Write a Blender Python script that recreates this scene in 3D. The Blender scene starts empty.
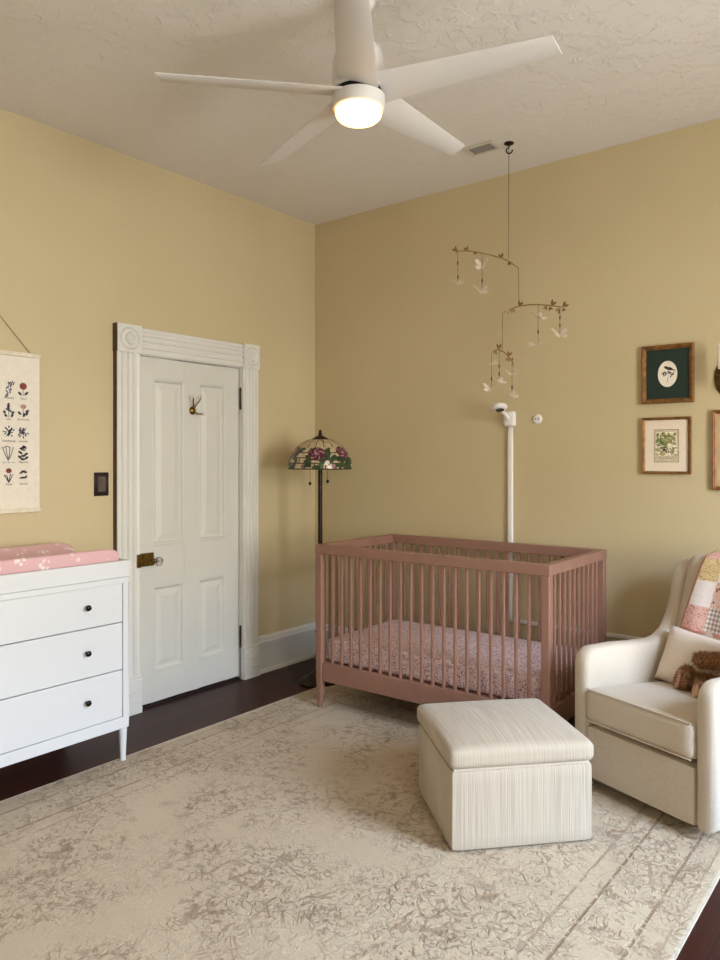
import bpy, bmesh, math, random
from mathutils import Vector, Matrix, Euler, noise as mnoise
random.seed(7)
PI = math.pi
sc = bpy.context.scene
COL = sc.collection

# ------------------------------------------------------------------ helpers
def lin(c):
    return tuple(((x/255)/12.92 if x/255 <= .04045 else ((x/255+.055)/1.055)**2.4) for x in c) + (1.0,)

def tag(o, label=None, cat=None, group=None, kind=None):
    if label: o['label'] = label
    if cat: o['category'] = cat
    if group: o['group'] = group
    if kind: o['kind'] = kind
    return o

def empty(name, loc, rz=0.0, label=None, cat=None, group=None):
    o = bpy.data.objects.new(name, None); COL.objects.link(o)
    o.empty_display_size = .1
    o.location = loc; o.rotation_euler = (0, 0, rz)
    return tag(o, label, cat, group)

class MB:
    def __init__(s): s.v = []; s.f = []; s.m = []
    def add(s, vs, fs, m=0, M=None):
        b = len(s.v)
        for p in vs:
            p = Vector(p)
            if M is not None: p = M @ p
            s.v.append(tuple(p))
        for f in fs:
            s.f.append(tuple(b+i for i in f)); s.m.append(m)
        return s
    def box(s, x0, x1, y0, y1, z0, z1, m=0, M=None):
        vs = [(x, y, z) for x in (x0, x1) for y in (y0, y1) for z in (z0, z1)]
        fs = [(0,1,3,2),(4,6,7,5),(0,4,5,1),(2,3,7,6),(0,2,6,4),(1,5,7,3)]
        return s.add(vs, fs, m, M)
    def tube(s, pts, r, seg=8, m=0, M=None, cap=True):
        pts = [Vector(p) for p in pts]; n = len(pts)
        rs = r if isinstance(r, (list, tuple)) else [r]*n
        vs = []; fs = []
        t0 = (pts[1]-pts[0]).normalized()
        up = Vector((0,0,1)) if abs(t0.z) < .9 else Vector((1,0,0))
        a = t0.cross(up).normalized()
        for i, p in enumerate(pts):
            t = (pts[min(i+1,n-1)]-pts[max(i-1,0)]).normalized()
            a = (a - t*a.dot(t)).normalized(); b = t.cross(a)
            for k in range(seg):
                w = 2*PI*k/seg
                vs.append(p + (a*math.cos(w)+b*math.sin(w))*rs[i])
        for i in range(n-1):
            for k in range(seg):
                k2 = (k+1) % seg
                fs.append((i*seg+k, i*seg+k2, (i+1)*seg+k2, (i+1)*seg+k))
        if cap:
            fs.append(tuple(range(seg-1, -1, -1))); fs.append(tuple((n-1)*seg+k for k in range(seg)))
        return s.add(vs, fs, m, M)
    def lathe(s, prof, seg=24, m=0, M=None, sx=1.0):
        vs = []; fs = []; n = len(prof)
        for r, z in prof:
            for k in range(seg):
                w = 2*PI*k/seg
                vs.append((r*math.cos(w)*sx, r*math.sin(w), z))
        for i in range(n-1):
            for k in range(seg):
                k2 = (k+1) % seg
                fs.append((i*seg+k, i*seg+k2, (i+1)*seg+k2, (i+1)*seg+k))
        if prof[0][0] > 1e-6: fs.append(tuple(range(seg-1, -1, -1)))
        if prof[-1][0] > 1e-6: fs.append(tuple((n-1)*seg+k for k in range(seg)))
        return s.add(vs, fs, m, M)
    def prism(s, poly, d0, d1, axis='x', m=0, M=None):
        # poly in the two other axes (in xyz order), extruded along axis
        def P(a, b, d):
            return {'x': (d, a, b), 'y': (a, d, b), 'z': (a, b, d)}[axis]
        n = len(poly)
        vs = [P(a, b, d0) for a, b in poly]+[P(a, b, d1) for a, b in poly]
        fs = [tuple(range(n-1, -1, -1)), tuple(range(n, 2*n))]
        for i in range(n):
            j = (i+1) % n
            fs.append((i, j, n+j, n+i))
        return s.add(vs, fs, m, M)
    def rbox(s, c, h, r, n=8, m=0, M=None, bulge=0.0, fn=None):
        c = Vector(c); h = Vector(h)
        idx = {}; vs = []; fs = []
        def ramp(i):   # denser near the edges
            t = -1+2*i/n
            return math.copysign(1-(1-abs(t))**1.5, t)
        def vert(i, j, k):
            key = (i, j, k)
            if key in idx: return idx[key]
            p = Vector((ramp(i)*h.x, ramp(j)*h.y, ramp(k)*h.z))
            q = Vector([max(-(hh-r), min(hh-r, x)) for x, hh in zip(p, h)])
            d = p-q
            if d.length > 1e-9: p = q+d.normalized()*min(r, d.length if d.length < r*.01 else r)
            u, v, w = p.x/h.x, p.y/h.y, p.z/h.z
            if bulge and w > 0: p.z += bulge*w*(1-u*u)*(1-v*v)
            if fn: p = fn(p, u, v, w)
            idx[key] = len(vs); vs.append(tuple(p+c)); return idx[key]
        for i in range(n):
            for j in range(n):
                fs.append((vert(i,j,0), vert(i,j+1,0), vert(i+1,j+1,0), vert(i+1,j,0)))
                fs.append((vert(i,j,n), vert(i+1,j,n), vert(i+1,j+1,n), vert(i,j+1,n)))
                fs.append((vert(i,0,j), vert(i+1,0,j), vert(i+1,0,j+1), vert(i,0,j+1)))
                fs.append((vert(i,n,j), vert(i,n,j+1), vert(i+1,n,j+1), vert(i+1,n,j)))
                fs.append((vert(0,i,j), vert(0,i,j+1), vert(0,i+1,j+1), vert(0,i+1,j)))
                fs.append((vert(n,i,j), vert(n,i+1,j), vert(n,i+1,j+1), vert(n,i,j+1)))
        return s.add(vs, fs, m, M)
    def ell(s, c, r, m=0, M=None, rot=None, seg=20, rings=12):
        vs = []; fs = []
        R = Euler(rot).to_matrix() if rot else Matrix.Identity(3)
        for i in range(rings+1):
            th = PI*i/rings
            for k in range(seg):
                w = 2*PI*k/seg
                p = Vector((r[0]*math.sin(th)*math.cos(w), r[1]*math.sin(th)*math.sin(w), r[2]*math.cos(th)))
                vs.append(R @ p + Vector(c))
        for i in range(rings):
            for k in range(seg):
                k2 = (k+1) % seg
                fs.append((i*seg+k, (i+1)*seg+k, (i+1)*seg+k2, i*seg+k2))
        return s.add(vs, fs, m, M)
    def disc(s, c, rx, ry, axis, seg=20, m=0, rot=0.0):
        # flat ellipse facing axis ('x' or '-y')
        vs = []
        for k in range(seg):
            w = 2*PI*k/seg
            a, b = rx*math.cos(w), ry*math.sin(w)
            a, b = a*math.cos(rot)-b*math.sin(rot), a*math.sin(rot)+b*math.cos(rot)
            vs.append((c[0], c[1]+a, c[2]+b) if axis == 'x' else (c[0]+a, c[1], c[2]+b))
        return s.add(vs, [tuple(range(seg))], m)
    def text(s, txt, size, M, m=0, shear=0.0):
        cu = bpy.data.curves.new('caption', 'FONT'); cu.body = txt; cu.size = size; cu.align_x = 'CENTER'
        cu.shear = shear; cu.resolution_u = 2
        o = bpy.data.objects.new('caption', cu); COL.objects.link(o)
        dg = bpy.context.evaluated_depsgraph_get()
        me = bpy.data.meshes.new_from_object(o.evaluated_get(dg))
        s.add([v.co for v in me.vertices], [tuple(p.vertices) for p in me.polygons], m, M)
        bpy.data.objects.remove(o); bpy.data.meshes.remove(me); bpy.data.curves.remove(cu)
        return s
    def build(s, name, mats, parent=None, bevel=0.0, smooth=35, sub=0, seg=2, solid=0.0, merge=True):
        me = bpy.data.meshes.new(name)
        me.from_pydata(s.v, [], s.f)
        mats = mats if isinstance(mats, (list, tuple)) else [mats]
        for mt in mats: me.materials.append(mt)
        me.polygons.foreach_set('material_index', s.m)
        bm = bmesh.new(); bm.from_mesh(me)
        if merge: bmesh.ops.remove_doubles(bm, verts=bm.verts, dist=1e-5)
        bmesh.ops.recalc_face_normals(bm, faces=bm.faces)
        bm.to_mesh(me); bm.free()
        if smooth:
            me.polygons.foreach_set('use_smooth', [True]*len(me.polygons))
            me.set_sharp_from_angle(angle=math.radians(smooth))
        me.update()
        o = bpy.data.objects.new(name, me); COL.objects.link(o)
        if solid:
            md = o.modifiers.new('solid', 'SOLIDIFY'); md.thickness = solid; md.offset = 0
        if bevel:
            md = o.modifiers.new('bevel', 'BEVEL'); md.width = bevel; md.segments = seg
            md.limit_method = 'ANGLE'; md.angle_limit = math.radians(40); md.harden_normals = True
        if sub:
            md = o.modifiers.new('sub', 'SUBSURF'); md.levels = sub; md.render_levels = sub
        if parent: o.parent = parent
        return o

def dup(o, parent=None):
    c = o.copy(); COL.objects.link(c)
    if parent is not None: c.parent = parent
    for ch in list(o.children):
        dup(ch, c)
    return c

# ------------------------------------------------------------------ materials
class NT:
    def __init__(s, name):
        s.mat = bpy.data.materials.new(name); s.mat.use_nodes = True
        s.t = s.mat.node_tree; s.n = s.t.nodes; s.bs = s.n['Principled BSDF']; s.out = s.n['Material Output']
        s.co = s.n.new('ShaderNodeTexCoord')
    def node(s, typ, **kw):
        nd = s.n.new(typ)
        for k, v in kw.items():
            if k in nd.inputs.keys() if isinstance(k, str) else False: nd.inputs[k].default_value = v
            else: setattr(nd, k, v)
        return nd
    def link(s, a, b): s.t.links.new(a, b)
    def val(s, sock, x):
        if isinstance(x, bpy.types.NodeSocket): s.link(x, sock)
        else: sock.default_value = x
    def math(s, op, a, b=0.0, c=None, clamp=False):
        nd = s.n.new('ShaderNodeMath'); nd.operation = op; nd.use_clamp = clamp
        s.val(nd.inputs[0], a); s.val(nd.inputs[1], b)
        if c is not None: s.val(nd.inputs[2], c)
        return nd.outputs[0]
    def mapping(s, scale=(1,1,1), loc=(0,0,0), rot=(0,0,0), src=None):
        nd = s.n.new('ShaderNodeMapping')
        s.link(src or s.co.outputs['Object'], nd.inputs['Vector'])
        nd.inputs['Scale'].default_value = scale; nd.inputs['Location'].default_value = loc; nd.inputs['Rotation'].default_value = rot
        return nd.outputs[0]
    def noise(s, vec, scale, detail=3.0, rough=.5, dist=0.0):
        nd = s.n.new('ShaderNodeTexNoise'); s.link(vec, nd.inputs['Vector'])
        nd.inputs['Scale'].default_value = scale; nd.inputs['Detail'].default_value = detail
        nd.inputs['Roughness'].default_value = rough; nd.inputs['Distortion'].default_value = dist
        return nd.outputs['Fac']
    def voro(s, vec, scale, feature='F1', out='Distance', rnd=1.0):
        nd = s.n.new('ShaderNodeTexVoronoi'); nd.feature = feature; s.link(vec, nd.inputs['Vector'])
        nd.inputs['Scale'].default_value = scale; nd.inputs['Randomness'].default_value = rnd
        return nd.outputs[out]
    def ramp(s, fac, stops, interp='LINEAR'):
        nd = s.n.new('ShaderNodeValToRGB'); s.val(nd.inputs[0], fac); cr = nd.color_ramp; cr.interpolation = interp
        while len(cr.elements) < len(stops): cr.elements.new(.5)
        for e, (p, c) in zip(cr.elements, stops):
            e.position = p; e.color = c if len(c) == 4 else lin(c)
        return nd.outputs[0]
    def step(s, x, lo, hi):
        nd = s.n.new('ShaderNodeMapRange'); nd.interpolation_type = 'SMOOTHSTEP'; s.val(nd.inputs[0], x)
        nd.inputs[1].default_value = lo; nd.inputs[2].default_value = hi
        return nd.outputs[0]
    def mix(s, fac, a, b):
        nd = s.n.new('ShaderNodeMix'); nd.data_type = 'RGBA'
        s.val(nd.inputs[0], fac)
        for sock, x in ((nd.inputs[6], a), (nd.inputs[7], b)):
            if isinstance(x, bpy.types.NodeSocket): s.link(x, sock)
            else: sock.default_value = x if len(x) == 4 else lin(x)
        return nd.outputs[2]
    def base(s, x):
        if isinstance(x, bpy.types.NodeSocket): s.link(x, s.bs.inputs['Base Color'])
        else: s.bs.inputs['Base Color'].default_value = lin(x)
    def bump(s, h, strength=.3, dist=.01):
        nd = s.n.new('ShaderNodeBump'); s.link(h, nd.inputs['Height'])
        nd.inputs['Strength'].default_value = strength; nd.inputs['Distance'].default_value = dist
        s.link(nd.outputs[0], s.bs.inputs['Normal'])
    def rough(s, r): s.val(s.bs.inputs['Roughness'], r)

def M_plain(name, col, rough=.5, metal=0.0, nscale=0, namt=0.0, bump=0.0, bscale=60, bdist=.002, sheen=0.0, coat=0.0):
    t = NT(name); t.rough(rough); t.bs.inputs['Metallic'].default_value = metal
    v = t.co.outputs['Object']
    if namt:
        nf = t.noise(v, nscale, 3)
        d = tuple(max(0, c*(1-namt)) for c in col); u = tuple(min(255, c*(1+namt*.6)) for c in col)
        t.base(t.ramp(nf, [(.3, d), (.7, u)]))
    else: t.base(col)
    if bump: t.bump(t.noise(v, bscale, 3), bump, bdist)
    if sheen: t.bs.inputs['Sheen Weight'].default_value = sheen
    if coat: t.bs.inputs['Coat Weight'].default_value = coat
    return t.mat

WALLC = (203, 180, 128)
def M_wall():
    t = NT('wall_paint'); v = t.co.outputs['Object']
    t.base(t.ramp(t.noise(v, 1.2, 2), [(.35, (196,180,143)), (.65, (202,186,149))]))
    t.rough(.55); t.bump(t.noise(v, 90, 2), .12, .003); return t.mat
def M_ceiling():
    t = NT('ceiling_plaster'); v = t.co.outputs['Object']
    n1 = t.noise(v, 16, 5, .6, .3); n2 = t.noise(v, 38, 3)
    blob = t.step(n1, .50, .58)
    h = t.math('ADD', blob, t.math('MULTIPLY', n2, .5))
    t.base((229, 224, 219)); t.rough(.85); t.bump(h, .40, .007); return t.mat
def M_floor():
    t = NT('dark_floorboards'); v = t.mapping((1,1,1))
    br = t.n.new('ShaderNodeTexBrick'); t.link(t.mapping((1,1,1), rot=(0,0,PI/2)), br.inputs['Vector'])
    br.inputs['Scale'].default_value = 1.0; br.inputs['Mortar Size'].default_value = .0016
    br.inputs['Brick Width'].default_value = 1.3; br.inputs['Row Height'].default_value = .085; br.offset = .37
    br.inputs['Color1'].default_value = lin((56,24,18)); br.inputs['Color2'].default_value = lin((72,32,23)); br.inputs['Mortar'].default_value = lin((18,8,6))
    g = t.noise(t.mapping((30,1.5,1)), 3, 4, .6)
    c = t.mix(t.math('MULTIPLY', g, .6), br.outputs['Color'], (34,15,11))
    t.base(c); t.bump(br.outputs['Fac'], -.15, .002)
    t.bs.inputs['Roughness'].default_value = .36; t.bs.inputs['Specular IOR Level'].default_value = .16
    return t.mat
def M_fabric(name, col, ribs=(120, 3, 120), amt=.08, bump=.35):
    t = NT(name)
    f = t.noise(t.mapping(ribs), 1.0, 2, .5)
    w = t.noise(t.co.outputs['Object'], 420, 1)
    d = tuple(c*(1-amt) for c in col); u = tuple(min(255, c*(1+amt*.5)) for c in col)
    t.base(t.ramp(f, [(.3, d), (.68, u)])); t.rough(.9)
    t.bump(t.math('ADD', f, t.math('MULTIPLY', w, .5)), bump, .003)
    t.bs.inputs['Sheen Weight'].default_value = .2
    return t.mat
def M_print(name, ground, cols, scale=60, thr=.33, bump=.1):
    t = NT(name); v = t.co.outputs['Object']
    vn = t.n.new('ShaderNodeTexVoronoi'); t.link(v, vn.inputs['Vector']); vn.inputs['Scale'].default_value = scale
    wob = t.math('ADD', vn.outputs['Distance'], t.math('MULTIPLY', t.noise(v, scale*2.5, 2), .35))
    spot = t.math('SUBTRACT', 1.0, t.step(wob, thr+.12, thr+.22))
    sep = t.n.new('ShaderNodeSeparateColor'); t.link(vn.outputs['Color'], sep.inputs[0])
    k = len(cols); stops = [((i)/k, c) for i, c in enumerate(cols)]
    pc = t.ramp(sep.outputs[0], stops, 'CONSTANT')
    t.base(t.mix(spot, ground, pc)); t.rough(.9)
    t.bump(t.noise(v, 300, 2), bump, .002); return t.mat

wall_m = M_wall(); ceil_m = M_ceiling(); floor_m = M_floor()
trim_m = M_plain('trim_white_paint', (218,216,210), .38, nscale=3, namt=.02, bump=.05, bscale=40)
door_m = M_plain('door_white_paint', (210,208,201), .42, nscale=2, namt=.02, bump=.06, bscale=25)
shoe_m = M_plain('shoe_paint', (216,204,186), .5, nscale=6, namt=.05)
darkedge_m = M_plain('unpainted_wood_shade', (78,58,34), .6, nscale=30, namt=.2)  # bare wood brown with the casing side's shade mixed into the colour
dress_m = M_plain('dresser_white', (212,214,217), .38, nscale=2, namt=.01, bump=.03, bscale=60)
cribm = M_plain('crib_mauve_paint', (148,109,93), .4, nscale=8, namt=.04, bump=.05, bscale=80)
fabric_m = M_fabric('cream_upholstery', (184,170,150), (230, 5, 3), .10, .35)
fabric_s = M_fabric('cream_smooth_weave', (206,193,175), (220, 220, 220), .05, .2)
black_m = M_plain('black_metal', (16,14,13), .35, .6, nscale=10, namt=.1)
brass_m = M_plain('antique_brass', (120,92,40), .38, .9, nscale=40, namt=.25, bump=.1)
bronze_m = M_plain('dark_bronze', (48,36,28), .42, .7, nscale=30, namt=.3, bump=.1)
gold_m = M_plain('gilt_wood', (136,94,48), .42, .4, nscale=40, namt=.22, bump=.2, bscale=120)
white_p = M_plain('white_plastic', (232,230,226), .35, nscale=5, namt=.01)
fan_m = M_plain('fan_white', (220,216,213), .45, nscale=5, namt=.01)
pillow_m = M_fabric('cream_linen', (232,217,202), (200, 200, 200), .03, .3)

def M_glass(name, col=(255,255,255), rough=.03):
    t = NT(name); t.base(col); t.rough(rough)
    t.bs.inputs['Transmission Weight'].default_value = 1.0; t.bs.inputs['IOR'].default_value = 1.5
    return t.mat

# ------------------------------------------------------------------ room
H = 3.039; W = 4.6; F = -5.2
def struct(o, label, cat): return tag(o, label, cat, kind='structure')
m = MB(); m.box(-.2, W+.2, F-.2, .2, -.1, 0); struct(m.build('floor', floor_m, smooth=0), 'dark red-brown glossy wooden floorboards under the rug', 'floor')
m = MB(); m.box(-.2, W+.2, F-.2, .2, H, H+.1); struct(m.build('ceiling', ceil_m, smooth=0), 'pale textured plaster ceiling with a white fan', 'ceiling')
DY0, DY1, DZ = -1.464, -.706, 1.962      # door opening
m = MB()
m.box(-.15, 0, DY1, .15, 0, H); m.box(-.15, 0, F, DY0, 0, H); m.box(-.15, 0, DY0, DY1, DZ, H); m.box(-.15, -.07, DY0, DY1, 0, DZ)
struct(m.build('wall_left', wall_m, smooth=0), 'tan painted wall with the white panelled door', 'wall')
m = MB(); m.box(0, W+.15, 0, .15, 0, H)
struct(m.build('wall_back', wall_m, smooth=0), 'tan painted wall behind the crib and armchair', 'wall')
# right wall with two window openings, front wall with one (all behind the viewer)
WIN = [(-2.10, -1.15, .70, 2.45), (-4.45, -3.30, .80, 2.45)]
m = MB()
m.box(W, W+.15, -1.15, 0, 0, H); m.box(W, W+.15, -3.30, -2.10, 0, H); m.box(W, W+.15, F, -4.45, 0, H)
m.box(W, W+.15, -2.10, -1.15, 0, .70); m.box(W, W+.15, -2.10, -1.15, 2.45, H)
# unseen deep reveal added around the second window to narrow its light
AD = .9
m.box(W, W+AD, -4.45, -3.30, 0, .80); m.box(W, W+AD, -4.45, -3.30, 2.45, H)
m.box(W+.15, W+AD, -3.30, -3.20, 0, H); m.box(W+.15, W+AD, -4.55, -4.45, 0, H)
struct(m.build('wall_right', wall_m, smooth=0), 'tan painted window wall opposite the door', 'wall')
m = MB()
m.box(-.15, W+.15, F-.15, F, 0, H)
struct(m.build('wall_front', wall_m, smooth=0), 'tan painted wall behind the viewer', 'wall')
def window(name, axis, a0, a1, z0, z1, lab):
    m = MB()
    for lo, hi, zz0, zz1 in ((a0-.1, a0, z0-.1, z1+.1), (a1, a1+.1, z0-.1, z1+.1), (a0, a1, z1, z1+.1), (a0-.14, a1+.14, z0-.1, z0), (a0, a1, (z0+z1)/2-.02, (z0+z1)/2+.02)):
        mid = zz1-zz0 < .05
        if axis == 'x': m.box(W+.05 if mid else W-.02, W+.08 if mid else W, lo, hi, zz0, zz1)
        else: m.box(lo, hi, F-.08 if mid else F, F-.05 if mid else F+.02, zz0, zz1)
    struct(m.build(name, trim_m, smooth=0), lab, 'window')
window('window_1', 'x', *WIN[0], 'white framed sash window in the wall opposite the door')
window('window_2', 'x', *WIN[1], 'white framed sash window beside the viewer')

# baseboards: tall board, moulded cap and shoe strip
BP = [(0,0),(.032,0),(.032,.012),(.028,.022),(.02,.026),(.02,.185),(.024,.192),(.024,.2),(.016,.207),(.018,.217),(.012,.232),(.004,.238),(0,.238)]
def baseboard(name, axis, a0, a1, lab):
    m = MB()
    if axis == 'left': m.prism(BP, a0, a1, 'y')          # (x,z) along y
    else: m.prism([(-x, z) for x, z in BP], a0, a1, 'x')
    return struct(m.build(name, trim_m, smooth=30), lab, 'baseboard')
m = MB(); m.prism(BP, -.578, 0, 'y'); m.prism(BP, F, -1.612, 'y')
struct(m.build('baseboard_left', trim_m, smooth=30), 'tall white baseboard along the wall of the door', 'baseboard')
m = MB(); m.prism([(-x, z) for x, z in BP], 0.033, W, 'x')
struct(m.build('baseboard_back', trim_m, smooth=30), 'tall white baseboard behind the crib', 'baseboard')

# door casing (trim_1)
def flute(w, t=.024):
    pts = [(0,0),(t,0)]
    # grooves along the casing width
    pr = [(.0,t),(.018,t),(.022,t-.008),(.030,t-.008),(.034,t),(.05,t),(.056,t-.01),(.066,t-.01),(.072,t),(.082,t),(.088,t-.009),(.098,t-.009),(.104,t),(.122,t),(.128,t-.008),(.136,t-.004),(.145,t-.004)]
    return [(0,0)]+[(h, a*w/.145) for a, h in pr]+[(0,w)]
m = MB()
pl = flute(.145)
m.prism([(x+.008 if x > 0 else 0, -1.610+y) for x, y in pl], .20, 1.962, 'z')
m.prism([(x+.008 if x > 0 else 0, -.578-y*.128/.145) for x, y in pl], .20, 1.962, 'z')
# header runs along y: profile in x,z
m.prism([(x+.006 if x > 0 else 0, 1.965+y) for x, y in flute(.14)], -1.465, -.705, 'y')
for y0, yw in ((-1.614, .151), (-.708, .132)):
    m.box(0, .042, y0, y0+yw, 1.962, 2.112)
    rm = Matrix.Translation((.041, y0+yw/2, 2.037)) @ Matrix.Rotation(PI/2, 4, 'Y')
    m.lathe([(.062,0),(.062,.003),(.056,.011),(.050,.004),(.046,.001),(.036,.003),(.030,.013),(.022,.006),(.018,.003),(.010,.013),(.0,.016)], 32, 0, rm)
    pz = [(0,0),(.046,0),(.046,.075),(.038,.080),(.038,.088),(.048,.092),(.048,.112),(.038,.117),(.038,.124),(.046,.128),(.046,.165),(.040,.170),(.042,.180),(.036,.186),(.038,.197),(.03,.205),(0,.205)]
    m.prism(pz, y0, y0+yw, 'y')
struct(m.build('trim_1', trim_m, smooth=30), 'fluted white door casing with rosette corner blocks', 'door casing')
tr = [o for o in COL.objects if o.name == 'trim_1'][0]
m = MB(); m.box(0, .028, -1.6145, -1.611, .2, 1.962); m.box(0, .039, -1.6175, -1.6145, 1.962, 2.112)  # strip on the casing's side: unpainted wood plus shade painted in
tag(m.build('casing_edge', darkedge_m, tr, smooth=0), 'bare wood edge darkened with painted shade')
# jamb
m = MB(); m.box(-.07, .008, DY0-.012, DY0+.002, 0, DZ); m.box(-.07, .008, DY1-.002, DY1+.012, 0, DZ); m.box(-.07, .008, DY0, DY1, DZ-.002, DZ+.012)
m.build('jamb', trim_m, tr, smooth=0)

# door leaf
dx = -.006
dr = empty('door_1', (dx, 0, 0)); struct(dr, 'white four-panel wooden door with brass rim lock', 'door')
m = MB()
y0, y1 = DY0+.008, DY1-.008
cols = [(-1.358, -1.139), (-1.031, -.824)]
rows = [(.185, .668), (.895, 1.840)]
T = -.038
m.box(T, 0, y0, cols[0][0], .018, DZ-.006); m.box(T, 0, cols[1][1], y1, .018, DZ-.006); m.box(T, 0, cols[0][1], cols[1][0], .018, DZ-.006)
for c in cols:
    m.box(T, 0, c[0], c[1], .018, rows[0][0]); m.box(T, 0, c[0], c[1], rows[0][1], rows[1][0]); m.box(T, 0, c[0], c[1], rows[1][1], DZ-.006)
leaf = m.build('leaf', door_m, dr, bevel=.002)
for c in cols:
    for r in rows:
        pm = MB()
        a0, a1 = c; b0, b1 = r
        def ring(o, x): return [(x, a0+o, b0+o), (x, a1-o, b0+o), (x, a1-o, b1-o), (x, a0+o, b1-o)]
        lv = [(0, 0.0), (.004, .003), (.012, .001), (.018, -.010), (.022, -.014), (.03, -.014), (.062, -.006)]
        vs = []; fs = []
        for o, x in lv: vs += ring(o, x)
        for i in range(len(lv)-1):
            for k in range(4):
                k2 = (k+1) % 4; fs.append((i*4+k, i*4+k2, (i+1)*4+k2, (i+1)*4+k))
        n = len(lv)-1; fs.append((n*4, n*4+1, n*4+2, n*4+3))
        pm.add(vs, fs); pm.build('panel', door_m, dr, smooth=0)
m = MB(); m.box(0, .020, -1.456, -1.364, .790, .862); m.box(.020, .022, -1.450, -1.370, .796, .856)
lk = m.build('rim_lock', brass_m, dr, bevel=.003)
m = MB(); m.box(.002, .040, -1.490, -1.464, .790, .862); m.build('strike_plate', brass_m, tr, bevel=.003)
m = MB()
m.lathe([(.014,0),(.014,.004),(.008,.008),(.008,.022)], 16, 0, Matrix.Translation((.022,-1.362,.815)) @ Matrix.Rotation(PI/2, 4, 'Y'))
m.build('knob_shank', brass_m, dr)
m = MB(); m.lathe([(.010,0),(.018,.004),(.026,.014),(.026,.024),(.018,.034),(.006,.038),(0,.038)], 12, 0, Matrix.Translation((.044,-1.362,.815)) @ Matrix.Rotation(PI/2, 4, 'Y'))
tag(m.build('door_knob', M_glass('knob_glass', (235,232,228), .08), dr, smooth=20), 'faceted clear glass knob')
for z in (1.712, .212):
    m = MB(); m.tube([(.012, -.709, z), (.012, -.709, z+.11)], .006, 10); m.ell((.012,-.709,z-.006), (.006,.006,.01)); m.ell((.012,-.709,z+.116), (.006,.006,.01))
    m.build('hinge', bronze_m, dr)
m = MB(); m.box(-.045, 0, DY0+.003, DY1-.003, 0.0, .010)
struct(m.build('trim_2', M_plain('dark_sill_wood', (34,20,15), .6, nscale=30, namt=.2), smooth=0), 'dark wooden sill strip beneath the white door', 'sill')

# coat hook on the door
hk = empty('coat_hook', (-.005, -1.080, 1.672), 0, 'small brass triple coat hook with pale knobs on the door', 'coat hook')
m = MB(); m.lathe([(.022,0),(.024,.003),(.018,.009),(.008,.014),(0,.015)], 20, 0, Matrix.Rotation(PI/2, 4, 'Y')); m.build('backplate', brass_m, hk)
ends = []
for pts in ([(.012,.0,.005),(.022,.008,.03),(.034,.024,.055),(.04,.036,.08)], [(.012,0,.005),(.024,-.012,.03),(.034,-.02,.055),(.04,-.022,.08)], [(.012,0,-.005),(.03,.006,-.016),(.05,.016,-.022),(.066,.03,-.02)]):
    m = MB(); m.tube(pts, .0042, 8); m.build('hook_arm', brass_m, hk)
    ends.append(pts[-1])
knobw = M_plain('porcelain', (214,204,190), .3)
for e in ends:
    m = MB(); m.ell(e, (.009,.009,.011)); tag(m.build('hook_knob', knobw, hk), 'pale porcelain knob')

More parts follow.
